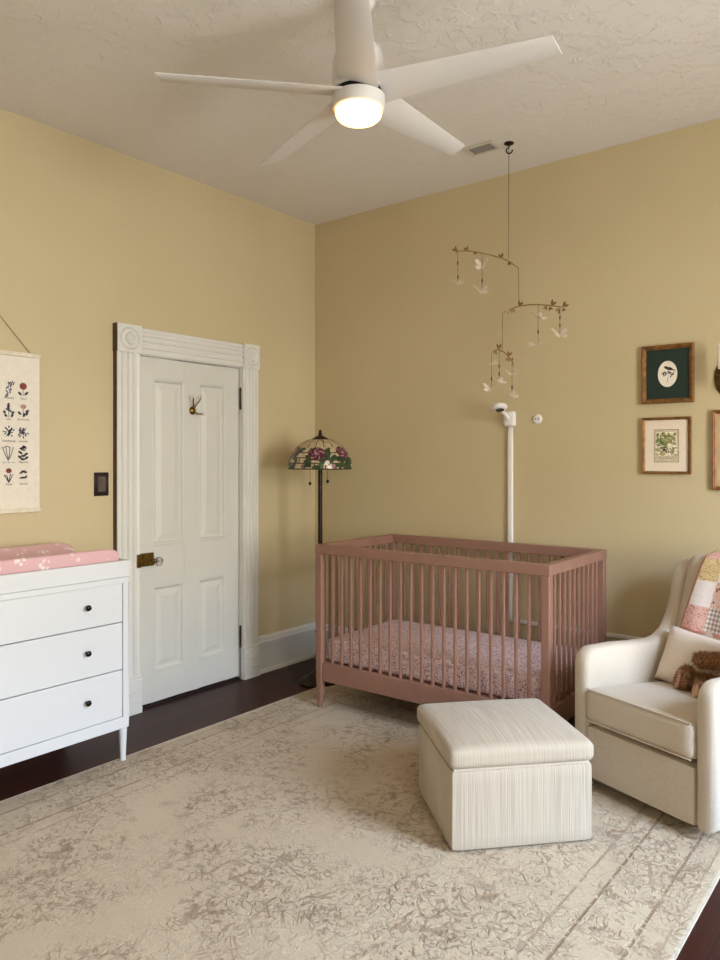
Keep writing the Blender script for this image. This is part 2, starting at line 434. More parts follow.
# ------------------------------------------------------------------ rug
def M_rug():
    t = NT('distressed_rug'); o = t.co.outputs['Object']
    sp = t.n.new('ShaderNodeSeparateXYZ'); t.link(o, sp.inputs[0])
    ax = t.math('ABSOLUTE', sp.outputs[0]); ay = t.math('ABSOLUTE', sp.outputs[1])
    ex = t.math('SUBTRACT', 1.198, ax); ey = t.math('SUBTRACT', 1.525, ay)
    e = t.math('MINIMUM', ex, ey)
    cb = t.n.new('ShaderNodeCombineXYZ'); t.link(ax, cb.inputs[0]); t.link(ay, cb.inputs[1])
    q = cb.outputs[0]
    # domain warp
    wn = t.n.new('ShaderNodeTexNoise'); t.link(q, wn.inputs['Vector']); wn.inputs['Scale'].default_value = 7; wn.inputs['Detail'].default_value = 2
    wv = t.n.new('ShaderNodeVectorMath'); wv.operation = 'MULTIPLY_ADD'
    t.link(wn.outputs['Color'], wv.inputs[0]); wv.inputs[1].default_value = (.16,.16,.0); t.link(q, wv.inputs[2])
    p = wv.outputs[0]
    # fine warp from unmirrored noise breaks the symmetry of the wear
    wear = t.noise(o, 2.2, 3, .6); wear2 = t.noise(o, 34, 3, .65)
    ring = t.voro(p, 3.6, 'F1')
    petals = t.math('ABSOLUTE', t.math('SINE', t.math('MULTIPLY', ring, 34.0)))
    l1 = t.math('SUBTRACT', 1.0, t.step(petals, .0, .34))
    ed = t.voro(p, 8.5, 'DISTANCE_TO_EDGE'); l2 = t.math('SUBTRACT', 1.0, t.step(ed, .012, .045))
    vine = t.math('ABSOLUTE', t.math('SUBTRACT', t.noise(q, 6.5, 2, .5, .8), .5)); l3 = t.math('SUBTRACT', 1.0, t.step(vine, .006, .022))
    vine2 = t.math('ABSOLUTE', t.math('SUBTRACT', t.noise(q, 15, 2, .5, 1.0), .5)); l4 = t.math('SUBTRACT', 1.0, t.step(vine2, .012, .04))
    pet = t.voro(p, 22, 'F1'); l5 = t.math('MULTIPLY', t.math('SUBTRACT', 1.0, t.step(pet, .22, .36)), t.step(t.noise(q, 5.5, 1), .50, .56))
    mot = t.math('MAXIMUM', t.math('MULTIPLY', l1, .6), t.math('MULTIPLY', l2, .55))
    mot = t.math('MAXIMUM', mot, t.math('MULTIPLY', l3, .8)); mot = t.math('MAXIMUM', mot, t.math('MULTIPLY', l4, .7)); mot = t.math('MAXIMUM', mot, t.math('MULTIPLY', l5, .75))
    worn = t.math('MULTIPLY', t.step(t.math('ADD', t.math('MULTIPLY', wear, .5), t.math('MULTIPLY', t.noise(q, 3.2, 2), .5)), .40, .53), t.step(wear2, .40, .54))
    fld = t.math('MULTIPLY', mot, worn)
    def line(pos, w): return t.math('SUBTRACT', 1.0, t.step(t.math('ABSOLUTE', t.math('SUBTRACT', e, pos)), w*.5, w))
    bl = t.math('MAXIMUM', line(.115, .0065), line(.275, .0065)); bl = t.math('MAXIMUM', bl, t.math('MULTIPLY', line(.35, .007), .6)); bl = t.math('MAXIMUM', bl, t.math('MULTIPLY', line(.045, .006), .5))
    bl = t.math('MULTIPLY', bl, t.math('MULTIPLY', t.step(wear2, .33, .5), .9))
    guard = t.math('MULTIPLY', t.step(t.math('ABSOLUTE', t.math('SUBTRACT', e, .08)), .045, .035), .22)
    tot = t.math('MAXIMUM', t.math('MAXIMUM', fld, bl), t.math('MULTIPLY', guard, t.noise(o, 60, 2)))
    edge = t.math('SUBTRACT', 1.0, t.step(e, .008, .016))
    pile = t.noise(t.mapping((1,1,1)), 240, 2, .7)
    basec = t.mix(t.noise(o, 3.0, 3, .6), (180,159,130), (198,179,151))
    blot = t.math('MULTIPLY', t.step(t.noise(q, 9, 4, .65, .5), .50, .62), t.step(wear, .32, .6))
    c = t.mix(t.math('MULTIPLY', blot, .24), basec, (146,122,94))
    c = t.mix(t.math('MULTIPLY', tot, .85), c, (118,88,56))
    c = t.mix(t.math('MULTIPLY', t.math('SUBTRACT', pile, .5), .45, clamp=True), c, (120,104,84))
    c = t.mix(t.math('MULTIPLY', edge, .7), c, (208,194,174))
    t.base(c); t.rough(.95)
    relief = t.step(t.noise(q, 30, 3, .6, .8), .47, .56)
    hgt = t.math('ADD', t.math('MULTIPLY', relief, t.math('MULTIPLY', t.step(wear, .3, .6), .8)), t.math('SUBTRACT', t.math('MULTIPLY', pile, .35), tot))
    t.bump(hgt, .6, .006)
    t.bs.inputs['Sheen Weight'].default_value = .15
    return t.mat
RZ = .011
m = MB(); m.rbox((0,0,RZ/2), (1.198, 1.525, RZ/2), .005, 4)
rug = m.build('area_rug', M_rug(), smooth=50)
rug.location = (.513+1.198, -.42-1.525, 0)
tag(rug, 'large cream distressed floral area rug on the dark floor', 'rug')

# ------------------------------------------------------------------ dresser
dr_x1, dr_y1 = .565, -1.915; DL = 1.18
dr_y1 += .014
ds = empty('dresser', (dr_x1, dr_y1, 0), 0, 'white three-drawer dresser with black knobs beside the door', 'dresser')
# local: +x = out of the front, y from 0 to -DL
D = .53
m = MB()
m.box(-D, -.022, -DL, 0, .162, .846)
m.box(-.022, 0, -DL, 0, .824, .848); m.box(-.022, 0, -DL, 0, .162, .213)
m.box(-.022, 0, -.03, 0, .213, .824); m.box(-.022, 0, -DL, -DL+.03, .213, .824)
m.build('body', dress_m, ds, bevel=.003)
knob_m = M_plain('knob_dark', (34,28,22), .22, .85, nscale=20, namt=.1)
zs = [(.647, .822), (.432, .643), (.216, .428)]
for z0, z1 in zs:
    m = MB(); m.box(-.02, -.002, -DL+.033, -.033, z0, z1)
    d = m.build('drawer', dress_m, ds, bevel=.0025)
    for ky in (-.213, -DL+.213):
        k = MB(); k.lathe([(.006,0),(.006,.010),(.011,.014),(.0132,.019),(.011,.024),(.005,.027),(0,.0275)], 20, 0, Matrix.Translation((-.002, ky, (z0+z1)/2+.003)) @ Matrix.Rotation(PI/2, 4, 'Y'))
        tag(k.build('knob', knob_m, d), 'round dark knob')
for (x, y) in ((-.020, -.019), (-.020, -DL+.019), (-D+.020, -.019), (-D+.020, -DL+.019)):
    zb = RZ if x > -.1 else 0
    m = MB(); m.lathe([(.0125, zb), (.0155, .08), (.019, .164)], 16, 0, Matrix.Translation((x, y, 0))); m.build('leg', dress_m, ds)
tray = empty('changing_tray', (dr_x1+.004, dr_y1+.004, .849), 0, 'white changing tray frame on top of the dresser', 'tray')
m = MB(); x0, y0 = -D-.004, -DL-.008
m.box(-.018, 0, y0, 0, 0, .075); m.build('long_side', dress_m, tray, bevel=.003)
m = MB(); m.box(x0, x0+.018, y0, 0, 0, .075); m.build('long_side', dress_m, tray, bevel=.003)
for ya in (-.018, y0):
    m = MB(); m.box(x0+.018, -.018, ya, ya+.018, 0, .075); m.build('short_side', dress_m, tray, bevel=.003)
m = MB(); m.box(x0+.018, -.018, y0+.018, -.018, 0, .008); m.build('tray_base', dress_m, tray)
# changing pad with raised sides
def M_pad():
    t = NT('pink_pad_cover'); v = t.co.outputs['Object']
    vn = t.n.new('ShaderNodeTexVoronoi'); t.link(v, vn.inputs['Vector']); vn.inputs['Scale'].default_value = 10; vn.inputs['Randomness'].default_value = .8
    sub = t.n.new('ShaderNodeVectorMath'); sub.operation = 'SUBTRACT'
    d = vn.outputs['Distance']
    pv = t.voro(v, 48, 'F1')
    fl = t.math('MULTIPLY', t.math('SUBTRACT', 1.0, t.step(d, .26, .36)), t.math('SUBTRACT', 1.0, t.step(pv, .34, .56)))
    spr = t.math('MULTIPLY', t.math('SUBTRACT', 1.0, t.step(t.voro(v, 20, 'F1'), .16, .24)), .55)
    f = t.math('MAXIMUM', t.math('MULTIPLY', fl, .95), spr)
    t.base(t.mix(f, (216,174,177), (238,226,224))); t.rough(.85); t.bump(t.noise(v, 25, 2), .2, .01); return t.mat
pad = MB(); nx, ny = 22, 30; PW, PL = .44, .80
prof = []
for i in range(nx+1):
    u = -1+2*i/nx
    prof.append((u*PW/2, .03+.092*(abs(u)**1.7)*(1 if abs(u) < .96 else .80)))
vs = []; fs = []
for j in range(ny+1):
    tt = j/ny; y = -PL*tt
    endf = min(1, min(tt, 1-tt)*PL/.07); ef = math.sin(endf*PI/2)**.5 if endf < 1 else 1
    for (x, z) in prof: vs.append((x*(.97+.03*ef), y, .012+z*(.80+.20*ef)))
for j in range(ny):
    for i in range(nx): fs.append((j*(nx+1)+i, j*(nx+1)+i+1, (j+1)*(nx+1)+i+1, (j+1)*(nx+1)+i))
nb = len(vs)
rim = [i for i in range(nx+1)]+[j*(nx+1)+nx for j in range(1, ny+1)]+[ny*(nx+1)+i for i in range(nx-1, -1, -1)]+[j*(nx+1) for j in range(ny-1, 0, -1)]
for r in rim: vs.append((vs[r][0], vs[r][1], 0.0))
for k in range(len(rim)):
    k2 = (k+1) % len(rim); fs.append((rim[k], rim[k2], nb+k2, nb+k))
fs.append(tuple(range(nb, nb+len(rim))))
pad.add(vs, fs)
po = pad.build('changing_pad', M_pad(), smooth=60, bevel=.012, seg=3)
po.location = (.305, -1.919, .858)
tag(po, 'pink floral contoured changing pad lying in the white tray', 'changing pad')

# ------------------------------------------------------------------ light switch, poster
sw = empty('light_switch', (0, -1.688, 1.253), 0, 'dark bronze light switch plate beside the door', 'light switch')
m = MB(); m.prism([(0,-.062),(.006,-.062),(.010,-.056),(.010,.056),(.006,.062),(0,.062)], -.041, .041, 'y'); m.build('plate', M_plain('switch_bronze', (52,44,42), .35, .5, nscale=30, namt=.15), sw, bevel=.002)
m = MB(); m.box(.009, .0115, -.022, .022, -.040, .040); m.prism([(.0115,-.03),(.014,-.03),(.018,.03),(.0115,.03)], -.015, .015, 'y'); tag(m.build('rocker', M_plain('switch_brown', (92,76,70), .4), sw, bevel=.001), 'lighter brown rocker')

ps = empty('botanical_poster', (0, -2.345, 1.512), 0, 'cream botanical flower chart hanging by a string on the wall', 'poster')
pc = {'paper': (228,220,206), 'red': (132,62,52), 'ink': (58,58,72), 'lilac': (122,112,140), 'blue': (104,112,140), 'grey': (128,128,122), 'pink': (178,140,128)}
pk = list(pc); pmats = []
for k in pk: pmats.append(M_plain('poster_'+k, pc[k], .8, nscale=40, namt=.02 if k == 'paper' else .15))
PI_ = {k: i for i, k in enumerate(pk)}
m = MB()
# paper with a gentle curl at the right-hand edge
def px_(y): 
    t = max(0, abs(y)-.25)/.06
    return .006+.010*t*t
n = 24; vs = []; fs = []
for i in range(n+1):
    y = -.312+.624*i/n
    vs += [(px_(y), y, -.375), (px_(y), y, .375)]
for i in range(n): fs.append((2*i, 2*i+2, 2*i+3, 2*i+1))
m.add(vs, fs, 0)
def leafp(y, z, l, w, a, c):
    m.disc((px_(y)+.0012, y, z), l, w, 'x', 10, PI_[c], a)
def stem(pts, c, w=.0012):
    m.tube([(px_(y)+.0012, y, z) for y, z in pts], w, 4, PI_[c])
captions = ['Wisteria', 'Peony', 'Lilac', 'Ranunculus', 'Delphinium', 'Jasmine', 'Lily of the Valley', 'Magnolia', 'Poppy', 'Orchid']
rowz = [.205, .105, .000, -.100, -.205]
ysl = [.235, .165, .085, .005, -.075, -.155, -.235]
def flower(kind, y, z):
    R = random.Random(int(y*1000)*31+int(z*1000))
    if kind == 0:
        for k in range(14): leafp(y+R.uniform(-.014,.012), z+.03-k*.005, .007, .004, R.uniform(0,3), 'lilac' if k % 3 else 'blue')
        for k in range(5): leafp(y+.01+k*.004, z+.035-R.uniform(0,.012), .006, .0025, R.uniform(0,3), 'ink')
    elif kind == 1:
        m.disc((.0075+px_(y)-.006, y, z+.018), .018, .017, 'x', 18, PI_['red'])
        for k in range(6): leafp(y+.011*math.cos(k), z+.018+.011*math.sin(k), .006, .004, k, 'pink' if k % 3 == 0 else 'red')
        leafp(y-.016, z-.018, .012, .006, -.7, 'ink'); leafp(y+.016, z-.016, .012, .006, .7, 'ink'); stem([(y, z), (y, z-.028)], 'ink')
    elif kind == 2:
        for k in range(16): leafp(y+R.uniform(-1,1)*.013*(1-k/18), z-.006+k*.0024, .006, .004, R.uniform(0,3), 'lilac' if k % 2 else 'grey')
        for a, q in ((-.02,-.01), (.02,-.012), (-.014,-.026), (.016,-.026)): leafp(y+a, z+q, .009, .006, a*50, 'ink')
        stem([(y, z), (y, z-.036)], 'ink')
    elif kind == 3:
        m.disc((.0075+px_(y)-.006, y, z+.02), .015, .011, 'x', 16, PI_['pink']); leafp(y, z+.02, .008, .005, 0, 'red')
        for a, q, w in ((-.018,-.012,-.8), (.018,-.014,1.0), (.004,-.02,1.4), (.02,-.002,.6)): leafp(y+a, z+q, .011, .006, w, 'ink')
        stem([(y, z+.01), (y, z-.03)], 'ink')
    elif kind in (4, 5):
        for k in range(22):
            a = R.uniform(0, 6.28); rr = R.uniform(.004, .026)
            leafp(y+rr*math.cos(a), z+rr*math.sin(a), .006, .0036, a, R.choice(['blue', 'ink', 'lilac', 'grey']))
        stem([(y-.014, z-.022), (y, z), (y+.014, z+.022)], 'ink')
    elif kind == 6:
        for a in (-.03, -.014, .006, .022): stem([(y-.002, z-.034), (y+a*.6, z-.004), (y+a, z+.03)], 'grey', .0022)
        for k in range(5): leafp(y-.02+k*.006, z+.034-abs(k-2)*.003, .004, .003, 0, 'grey')
    elif kind == 7:
        for k in range(7): leafp(y+R.uniform(-.012,.012), z+.022+R.uniform(-.008,.01), .009, .005, k, 'grey' if k % 2 else 'lilac')
        for a, q in ((-.014,.004), (.014,-.004), (-.016,-.018), (.016,-.022), (0,-.012), (-.002,-.028)): leafp(y+a, z+q, .012, .006, a*40, 'ink')
    elif kind == 8:
        m.disc((.0075+px_(y)-.006, y, z+.022), .014, .012, 'x', 16, PI_['red'])
        for a in (-.02, -.01, .008, .02): stem([(y, z-.034), (y+a*.6, z-.012), (y+a, z+.004)], 'ink', .002)
        leafp(y+.008, z+.002, .004, .004, 0, 'ink'); leafp(y-.02, z-.002, .006, .003, 1, 'grey')
    else:
        for k in range(8): leafp(y-.014+k*.004, z+.018-.0012*(k-4)**2*.5, .008, .004, k, 'grey' if k % 2 else 'pink')
        leafp(y, z-.012, .02, .005, .1, 'ink'); leafp(y+.014, z-.008, .010, .004, .9, 'ink')
for ci, y in enumerate(ysl):
    for ri, z in enumerate(rowz):
        kind = ri*2+(1 if ci % 2 == 0 else 0)
        flower(kind, y, z)
        m.text(captions[kind], .0135 if len(captions[kind]) < 12 else .009, Matrix.Translation((px_(y)+.0014, y, z-.046)) @ Matrix(((0,0,1,0),(1,0,0,0),(0,1,0,0),(0,0,0,1))), PI_['ink'], .35)
m.build('sheet', pmats, ps, smooth=0, merge=False)
rodm = M_plain('pale_wood_rod', (222,212,192), .5, nscale=40, namt=.06)
for z in (.375, -.375):
    m = MB(); m.box(.003, .018, -.318, .318, z-.010, z+.010); m.build('rod', rodm, ps, bevel=.003)
m = MB(); m.tube([(.010, .270, .384), (.012, .0, .678), (.010, -.270, .384)], .0018, 6); m.build('hanging_string', M_plain('jute_string', (120,104,80), .9), ps)
m = MB(); m.tube([(0, .0, .678), (.016, .0, .678)], .003, 8); m.build('nail', brass_m, ps)

# ------------------------------------------------------------------ ceiling fan
FX, FY = 1.850, -1.831; ZB = 2.685
fan = empty('ceiling_fan', (FX, FY, 0), 0, 'white five-blade ceiling fan with lit round light', 'ceiling fan')
m = MB(); m.lathe([(.058, H-.001), (.060, H-.03), (.045, H-.055), (.018, H-.062)], 28); m.build('canopy', fan_m, fan)
m = MB(); m.tube([(0,0,2.82), (0,0,H-.05)], .013, 16); m.build('downrod', fan_m, fan)
m = MB(); m.lathe([(.030, 2.862), (.056, 2.856), (.080, 2.838), (.091, 2.805), (.094, 2.76), (.094, 2.694), (.085, 2.692)][::-1], 48); m.build('motor_housing', fan_m, fan)
m = MB(); m.lathe([(.06,2.693),(.086,2.693),(.086,2.673),(.06,2.673)], 40); tag(m.build('shadow_gap', black_m, fan), 'dark groove ring')
m = MB(); m.lathe([(.082, 2.628), (.091, 2.630), (.094, 2.640), (.094, 2.674), (.085, 2.676)], 48); m.build('light_ring', fan_m, fan)
def M_emit(name, col, st):
    t = NT(name); t.base((255,244,225)); t.bs.inputs['Emission Color'].default_value = lin(col); t.bs.inputs['Emission Strength'].default_value = st
    return t.mat
m = MB(); m.lathe([(.0, 2.584), (.03, 2.585), (.054, 2.588), (.070, 2.594), (.079, 2.603), (.083, 2.614), (.083, 2.629), (.05, 2.630)], 48); m.build('light_diffuser', M_emit('lit_diffuser', (255,190,116), 4.6), fan)
# camera-facing frame used only to set the five blade bearings
right = Vector((.7837, .6211)); view = Vector((-.6211, .7837))
def bladeang(deg):
    a = math.radians(deg); d = right*math.cos(a)+view*math.sin(a); return math.atan2(d.y, d.x)
def blade_mesh():
    bm_ = MB(); n = 18
    vs = []; fs = []
    for i in range(n+1):
        t = i/n; r = .075+.615*t
        ch = .148-.056*t
        sweep = 0.0
        pitch = -math.radians(16-3*t)
        zb = 0.0
        sec = [(-.5, 0), (-.46, .004), (0, .0055), (.46, .004), (.5, 0), (.46, -.003), (0, -.0035), (-.46, -.003)]
        for a, b in sec:
            y = a*ch; z = b
            y, z = y*math.cos(pitch)-z*math.sin(pitch), y*math.sin(pitch)+z*math.cos(pitch)
            rr = r + (.02*a if i == n else 0)
            vs.append((rr, y+sweep, z+zb))
    k = 8
    for i in range(n):
        for j in range(k):
            j2 = (j+1) % k; fs.append((i*k+j, i*k+j2, (i+1)*k+j2, (i+1)*k+j))
    fs.append(tuple(range(k-1, -1, -1))); fs.append(tuple(n*k+j for j in range(k)))
    bm_.add(vs, fs); return bm_
TILT = Matrix.Rotation(math.radians(-2.6), 4, Vector((view.x, view.y, 0)))
for bi, dg in enumerate((-21.5, 52.2, 123.8, 194, 268)):
    b = blade_mesh().build('blade', fan_m, fan, smooth=40); b.matrix_local = Matrix.Translation((0, 0, ZB+.004)) @ TILT @ Matrix.Rotation(bladeang(dg), 4, 'Z')

# ceiling vent
vt = empty('ceiling_vent', (1.558, -.412, H), 0, 'small louvred white ceiling vent near the back wall', 'vent')
m = MB(); a, b = .085, .058
for x0, x1, y0, y1 in ((-a,a,-b,-b+.02),(-a,a,b-.02,b),(-a,-a+.02,-b+.02,b-.02),(a-.02,a,-b+.02,b-.02)): m.box(x0, x1, y0, y1, -.008, -.0005)
m.build('frame', M_plain('vent_white', (206,198,186), .5), vt, bevel=.002)
m = MB(); m.box(-a+.02, a-.02, -b+.02, b-.02, -.003, -.0005); m.build('backing', M_plain('vent_dark', (90,84,78), .7), vt)
for k in range(6):
    y = -b+.026+k*.0128; m = MB(); m.box(-a+.02, a-.02, -.0012, .0012, -.0085, .0) ; s = m.build('louvre', M_plain('vent_grey', (150,143,134), .5) if k == 0 else bpy.data.materials['vent_grey'], vt)
    s.location = (0, y, 0); s.rotation_euler = (.5, 0, 0)

# ------------------------------------------------------------------ floor lamp
LX, LY = .440, -.442
lamp = empty('floor_lamp', (LX, LY, 0), 0, 'stained-glass floor lamp with roses in the corner behind the crib', 'floor lamp')
m = MB(); m.lathe([(.128,0),(.132,.008),(.126,.018),(.10,.028),(.085,.034),(.07,.05),(.045,.066),(.03,.08),(.022,.10)], 36); m.build('base', bronze_m, lamp)
m = MB()
prof = [(.018,.10),(.026,.13),(.034,.16),(.026,.19),(.016,.21),(.013,.25),(.022,.29),(.034,.315),(.022,.34),(.013,.37)]
z = .37
while z < 1.30:
    prof += [(.0135, z), (.0145, z+.01), (.0125, z+.02)]; z += .025
prof += [(.012, 1.47), (.004, 1.50)]
m.lathe(prof, 16); m.build('pole', bronze_m, lamp)
def glassmat(name, col, var=.2):
    t = NT(name); v = t.co.outputs['Object']
    f = t.noise(v, 40, 3)
    t.base(t.ramp(f, [(.3, tuple(c*(1-var) for c in col)), (.7, tuple(min(255, c*(1+var)) for c in col))])); t.rough(.22)
    t.bs.inputs['Transmission Weight'].default_value = .25
    t.bump(t.noise(v, 120, 2), .25, .002); return t.mat
gm = [glassmat('glass_cream', (198,180,142), .1), glassmat('glass_rose', (92,38,58), .3), glassmat('glass_leaf', (48,78,46), .3), glassmat('glass_pink', (176,128,136), .15), glassmat('glass_pale', (236,232,222), .05), M_plain('lead_came', (58,42,30), .5, .5)]
SR, SH = .200, .185; ZS = 1.322
def shade_pt(u, t, dr=0):      # u angle 0..1, t 0 bottom ..1 top
    r = SR*math.cos(t*1.30)**.85; z = ZS+SH*math.sin(t*1.30)/math.sin(1.30)
    w = 2*PI*u; return ((r+dr)*math.cos(w), (r+dr)*math.sin(w), z+dr*.5)
NU, NV = 168, 36
roses = []
for k in range(6): roses.append((k/6+.015, .36)); 
a0 = math.atan2(-.785, .62)/(2*PI)     # one rose faces the room
roses = [((a0-.012+k/6) % 1, .40+.05*(k % 2)) for k in range(6)]
rnd = random.Random(3)
lf = [(rnd.random(), rnd.uniform(.03, .30)+(.26 if q_ % 4 == 0 else 0), rnd.uniform(-1, 1)) for q_ in range(84)]
pale = [(rnd.random(), rnd.uniform(.02, .20)) for _ in range(22)]
def shade_mat(u, t):
    r = SR*math.cos(t*1.3)**.85
    def dist(u2, t2, ax=1, ay=1, rot=0):
        du = ((u-u2+.5) % 1-.5)*2*PI*r; dt = (t-t2)*.24
        c, s = math.cos(rot), math.sin(rot)
        x = (du*c+dt*s)/ax; y = (-du*s+dt*c)/ay; return math.hypot(x, y)
    for (u2, t2) in roses:
        d = dist(u2, t2, .054, .044)
        if d < 1:
            if d > .9: return 5
            a = math.atan2((t-t2)*.24, ((u-u2+.5) % 1-.5)*2*PI*r)
            if d < .18: return 3
            if abs(math.sin(3*a+d*6)) < .13: return 5
            return 3 if math.sin(5*a+d*9) > .8 else 1
    for (u2, t2, rt) in lf:
        d = dist(u2, t2, .032, .0145, rt)
        if d < 1: return 2 if d < .8 else 5
    for (u2, t2) in pale:
        d = dist(u2, t2, .017, .015)
        if d < 1: return (4 if (int(u2*100) % 3) else 3) if d < .85 else 5
    if t < .015 or t > .965: return 5
    # lattice panes
    row = t*7.0; 
    if (row % 1) < .085: return 5
    ncol = 18; c = u*ncol+(.5 if int(row) % 2 and row < 4 else 0)
    if (c % 1) < .075/max(.35, r/SR): return 5
    return 0
m = MB(); vs = []; fs = []; ms = []
for j in range(NV+1):
    for i in range(NU): vs.append(shade_pt(i/NU, j/NV))
for j in range(NV):
    for i in range(NU):
        i2 = (i+1) % NU; fs.append((j*NU+i, j*NU+i2, (j+1)*NU+i2, (j+1)*NU+i)); ms.append(shade_mat((i+.5)/NU, (j+.5)/NV))
m.add(vs, fs, 0); m.m = ms
sh = m.build('lamp_shade', gm, lamp, smooth=60, solid=.003)
m = MB(); m.lathe([(.062, ZS+.172), (.064, ZS+.178), (.05, ZS+.192), (.03, ZS+.203), (.012, ZS+.212), (.012, ZS+.222), (.008, ZS+.228), (.010, ZS+.236), (.004, ZS+.246), (0, ZS+.248)], 24); m.build('finial_cap', bronze_m, lamp)
for dx_, ln in ((-.060, .075), (.048, .062)):
    p = Vector((right.x*dx_, right.y*dx_, 0)) + Vector((-view.x*.05, -view.y*.05, 0))
    m = MB(); m.tube([(p.x, p.y, ZS+.07), (p.x, p.y, ZS-ln)], .0012, 6); pcn = m.build('pull_chain', bronze_m, lamp)
    m = MB(); m.lathe([(.001,0),(.008,-.006),(.0095,-.014),(.006,-.021),(0,-.023)], 12, 0, Matrix.Translation((p.x, p.y, ZS-ln))); m.build('pull_knob', bronze_m, pcn)

# ------------------------------------------------------------------ crib
CX, CY, CL, CD, CH = .753, -.836, 1.364, .742, .913
crib = empty('crib', (CX, CY, RZ), math.radians(1.1), 'mauve pink slatted wooden crib against the back wall', 'crib')
ch = CH-RZ
PW_ = .042
rails = MB
def part(name, *b, bevel=.004):
    m = MB(); m.box(*b); return m.build(name, cribm, crib, bevel=bevel)
for (x, y) in ((0, 0), (CL-PW_, 0), (0, CD-PW_), (CL-PW_, CD-PW_)):
    m = MB(); sx = 1 if x == 0 else -1; 
    m.box(x, x+PW_, y, y+PW_, .15, ch-.045)
    cxx, cyy = x+PW_/2, y+PW_/2; h0 = .013; h1 = PW_/2-.001
    ox = -.006*sx
    vs = [(cxx+ox-h0, cyy-h0, 0), (cxx+ox+h0, cyy-h0, 0), (cxx+ox+h0, cyy+h0, 0), (cxx+ox-h0, cyy+h0, 0), (cxx-h1, cyy-h1, .16), (cxx+h1, cyy-h1, .16), (cxx+h1, cyy+h1, .16), (cxx-h1, cyy+h1, .16)]
    m.add(vs, [(3,2,1,0),(0,1,5,4),(1,2,6,5),(2,3,7,6),(3,0,4,7),(4,5,6,7)])
    m.build('leg_post', cribm, crib, bevel=.006, seg=3)
TR = .05
for y in (0, CD-PW_): part('top_rail', -.002, CL+.002, y-.002, y+PW_+.002, ch-TR, ch)
for x in (0, CL-PW_): part('end_rail', x, x+PW_, PW_+.002, CD-PW_-.002, ch-TR, ch)
for y in (.006, CD-.036): part('bottom_rail', PW_, CL-PW_, y, y+.03, .150, .254)
for x in (.006, CL-.036): part('bottom_rail', x, x+.03, PW_, CD-PW_, .150, .254)
slat_m = MB(); slat_m.box(-.0075, .0075, -.0075, .0075, .254, ch-TR)
s0 = slat_m.build('slat', cribm, crib, bevel=.003)
pos = [(PW_+(CL-2*PW_)*(k+1)/20, y) for k in range(19) for y in (.021, CD-.021)]
pos += [(x, PW_+(CD-2*PW_)*(k+1)/11) for k in range(10) for x in (.021, CL-.021)]
for i, (x, y) in enumerate(pos):
    s = s0 if i == 0 else dup(s0, crib); s.location = (x, y, 0)
m = MB(); m.box(.05, CL-.05, .05, CD-.05, .238, .252); m.build('mattress_board', cribm, crib)
sheet_m = M_print('floral_sheet', (228,206,210), [(190,140,150), (150,124,146), (204,160,158), (172,156,178), (236,220,222)], 90, .44)
mt = MB(); mt.rbox((0,0,.064), ((CL-.086)/2, (CD-.086)/2, .064), .022, 12, bulge=.006)
mo = mt.build('crib_mattress', sheet_m, smooth=60)
cs, sn = math.cos(math.radians(1.1)), math.sin(math.radians(1.1))
lx, ly = CL/2, CD/2
mo.location = (CX+lx*cs-ly*sn, CY+lx*sn+ly*cs, RZ+.253); mo.rotation_euler = (0, 0, math.radians(1.1))
tag(mo, 'crib mattress in a small pink floral print sheet', 'mattress')

# ------------------------------------------------------------------ baby camera, cord cover, wall plug
bc = empty('baby_camera', (1.521, 0, 1.617), 0, 'white baby monitor camera on a wall mount above the crib', 'camera')
m = MB(); m.rbox((0,-.018,0), (.036,.018,.044), .014, 6); m.build('wall_mount', white_p, bc, smooth=50)
m = MB(); m.tube([(0,-.03,.0), (-.003,-.06,.020), (-.006,-.085,.036), (-.008,-.10,.046)], [.013,.012,.012,.014], 12); m.build('arm', white_p, bc)
up_ = (Vector((-.6211, .7837, 0))*math.sin(math.radians(20))+Vector((0,0,1))*math.cos(math.radians(20))).normalized()
hm = Matrix.Translation((-.010,-.122,.058)) @ Vector((0,0,1)).rotation_difference(up_).to_matrix().to_4x4() @ Matrix.Scale(.98, 4)
m = MB(); m.lathe([(0,-.014),(.026,-.014),(.038,-.010),(.045,0),(.044,.010),(.036,.018),(.018,.022),(0,.023)], 28, 0, hm); m.build('camera_head', white_p, bc)
m = MB(); m.lathe([(0,-.016),(.024,-.016),(.026,-.0135),(0,-.0135)], 24, 0, hm); tag(m.build('lens', M_plain('lens_black', (14,13,14), .15), bc), 'black round lens')
cc = empty('cord_cover', (1.521, 0, 0), 0, 'white cord cover down the wall from the baby camera', 'cord cover')
m = MB(); m.rbox((0,-.010,1.012), (.0165,.010,.560), .008, 6); m.build('vertical_cover', white_p, cc, smooth=50)
m = MB(); m.rbox((.46,-.008,.455), (.443,.008,.011), .005, 4); m.build('horizontal_cover', white_p, cc, smooth=50)
wp = empty('wall_plug', (1.687, 0, 1.611), 0, 'round white wall cap with two holes beside the camera', 'wall cap')
m = MB(); m.lathe([(.026,0),(.027,.006),(.022,.011),(0,.013)], 28, 0, Matrix.Rotation(PI/2, 4, 'X')); m.build('cap', white_p, wp)
for x in (-.009, .009):
    m = MB(); m.lathe([(.0045,0),(.0045,.014),(0,.0145)], 12, 0, Matrix.Translation((x,0,0)) @ Matrix.Rotation(PI/2, 4, 'X')); tag(m.build('hole', M_plain('hole_grey', (120,104,96), .6) if x < 0 else bpy.data.materials['hole_grey'], wp), 'small dark hole')

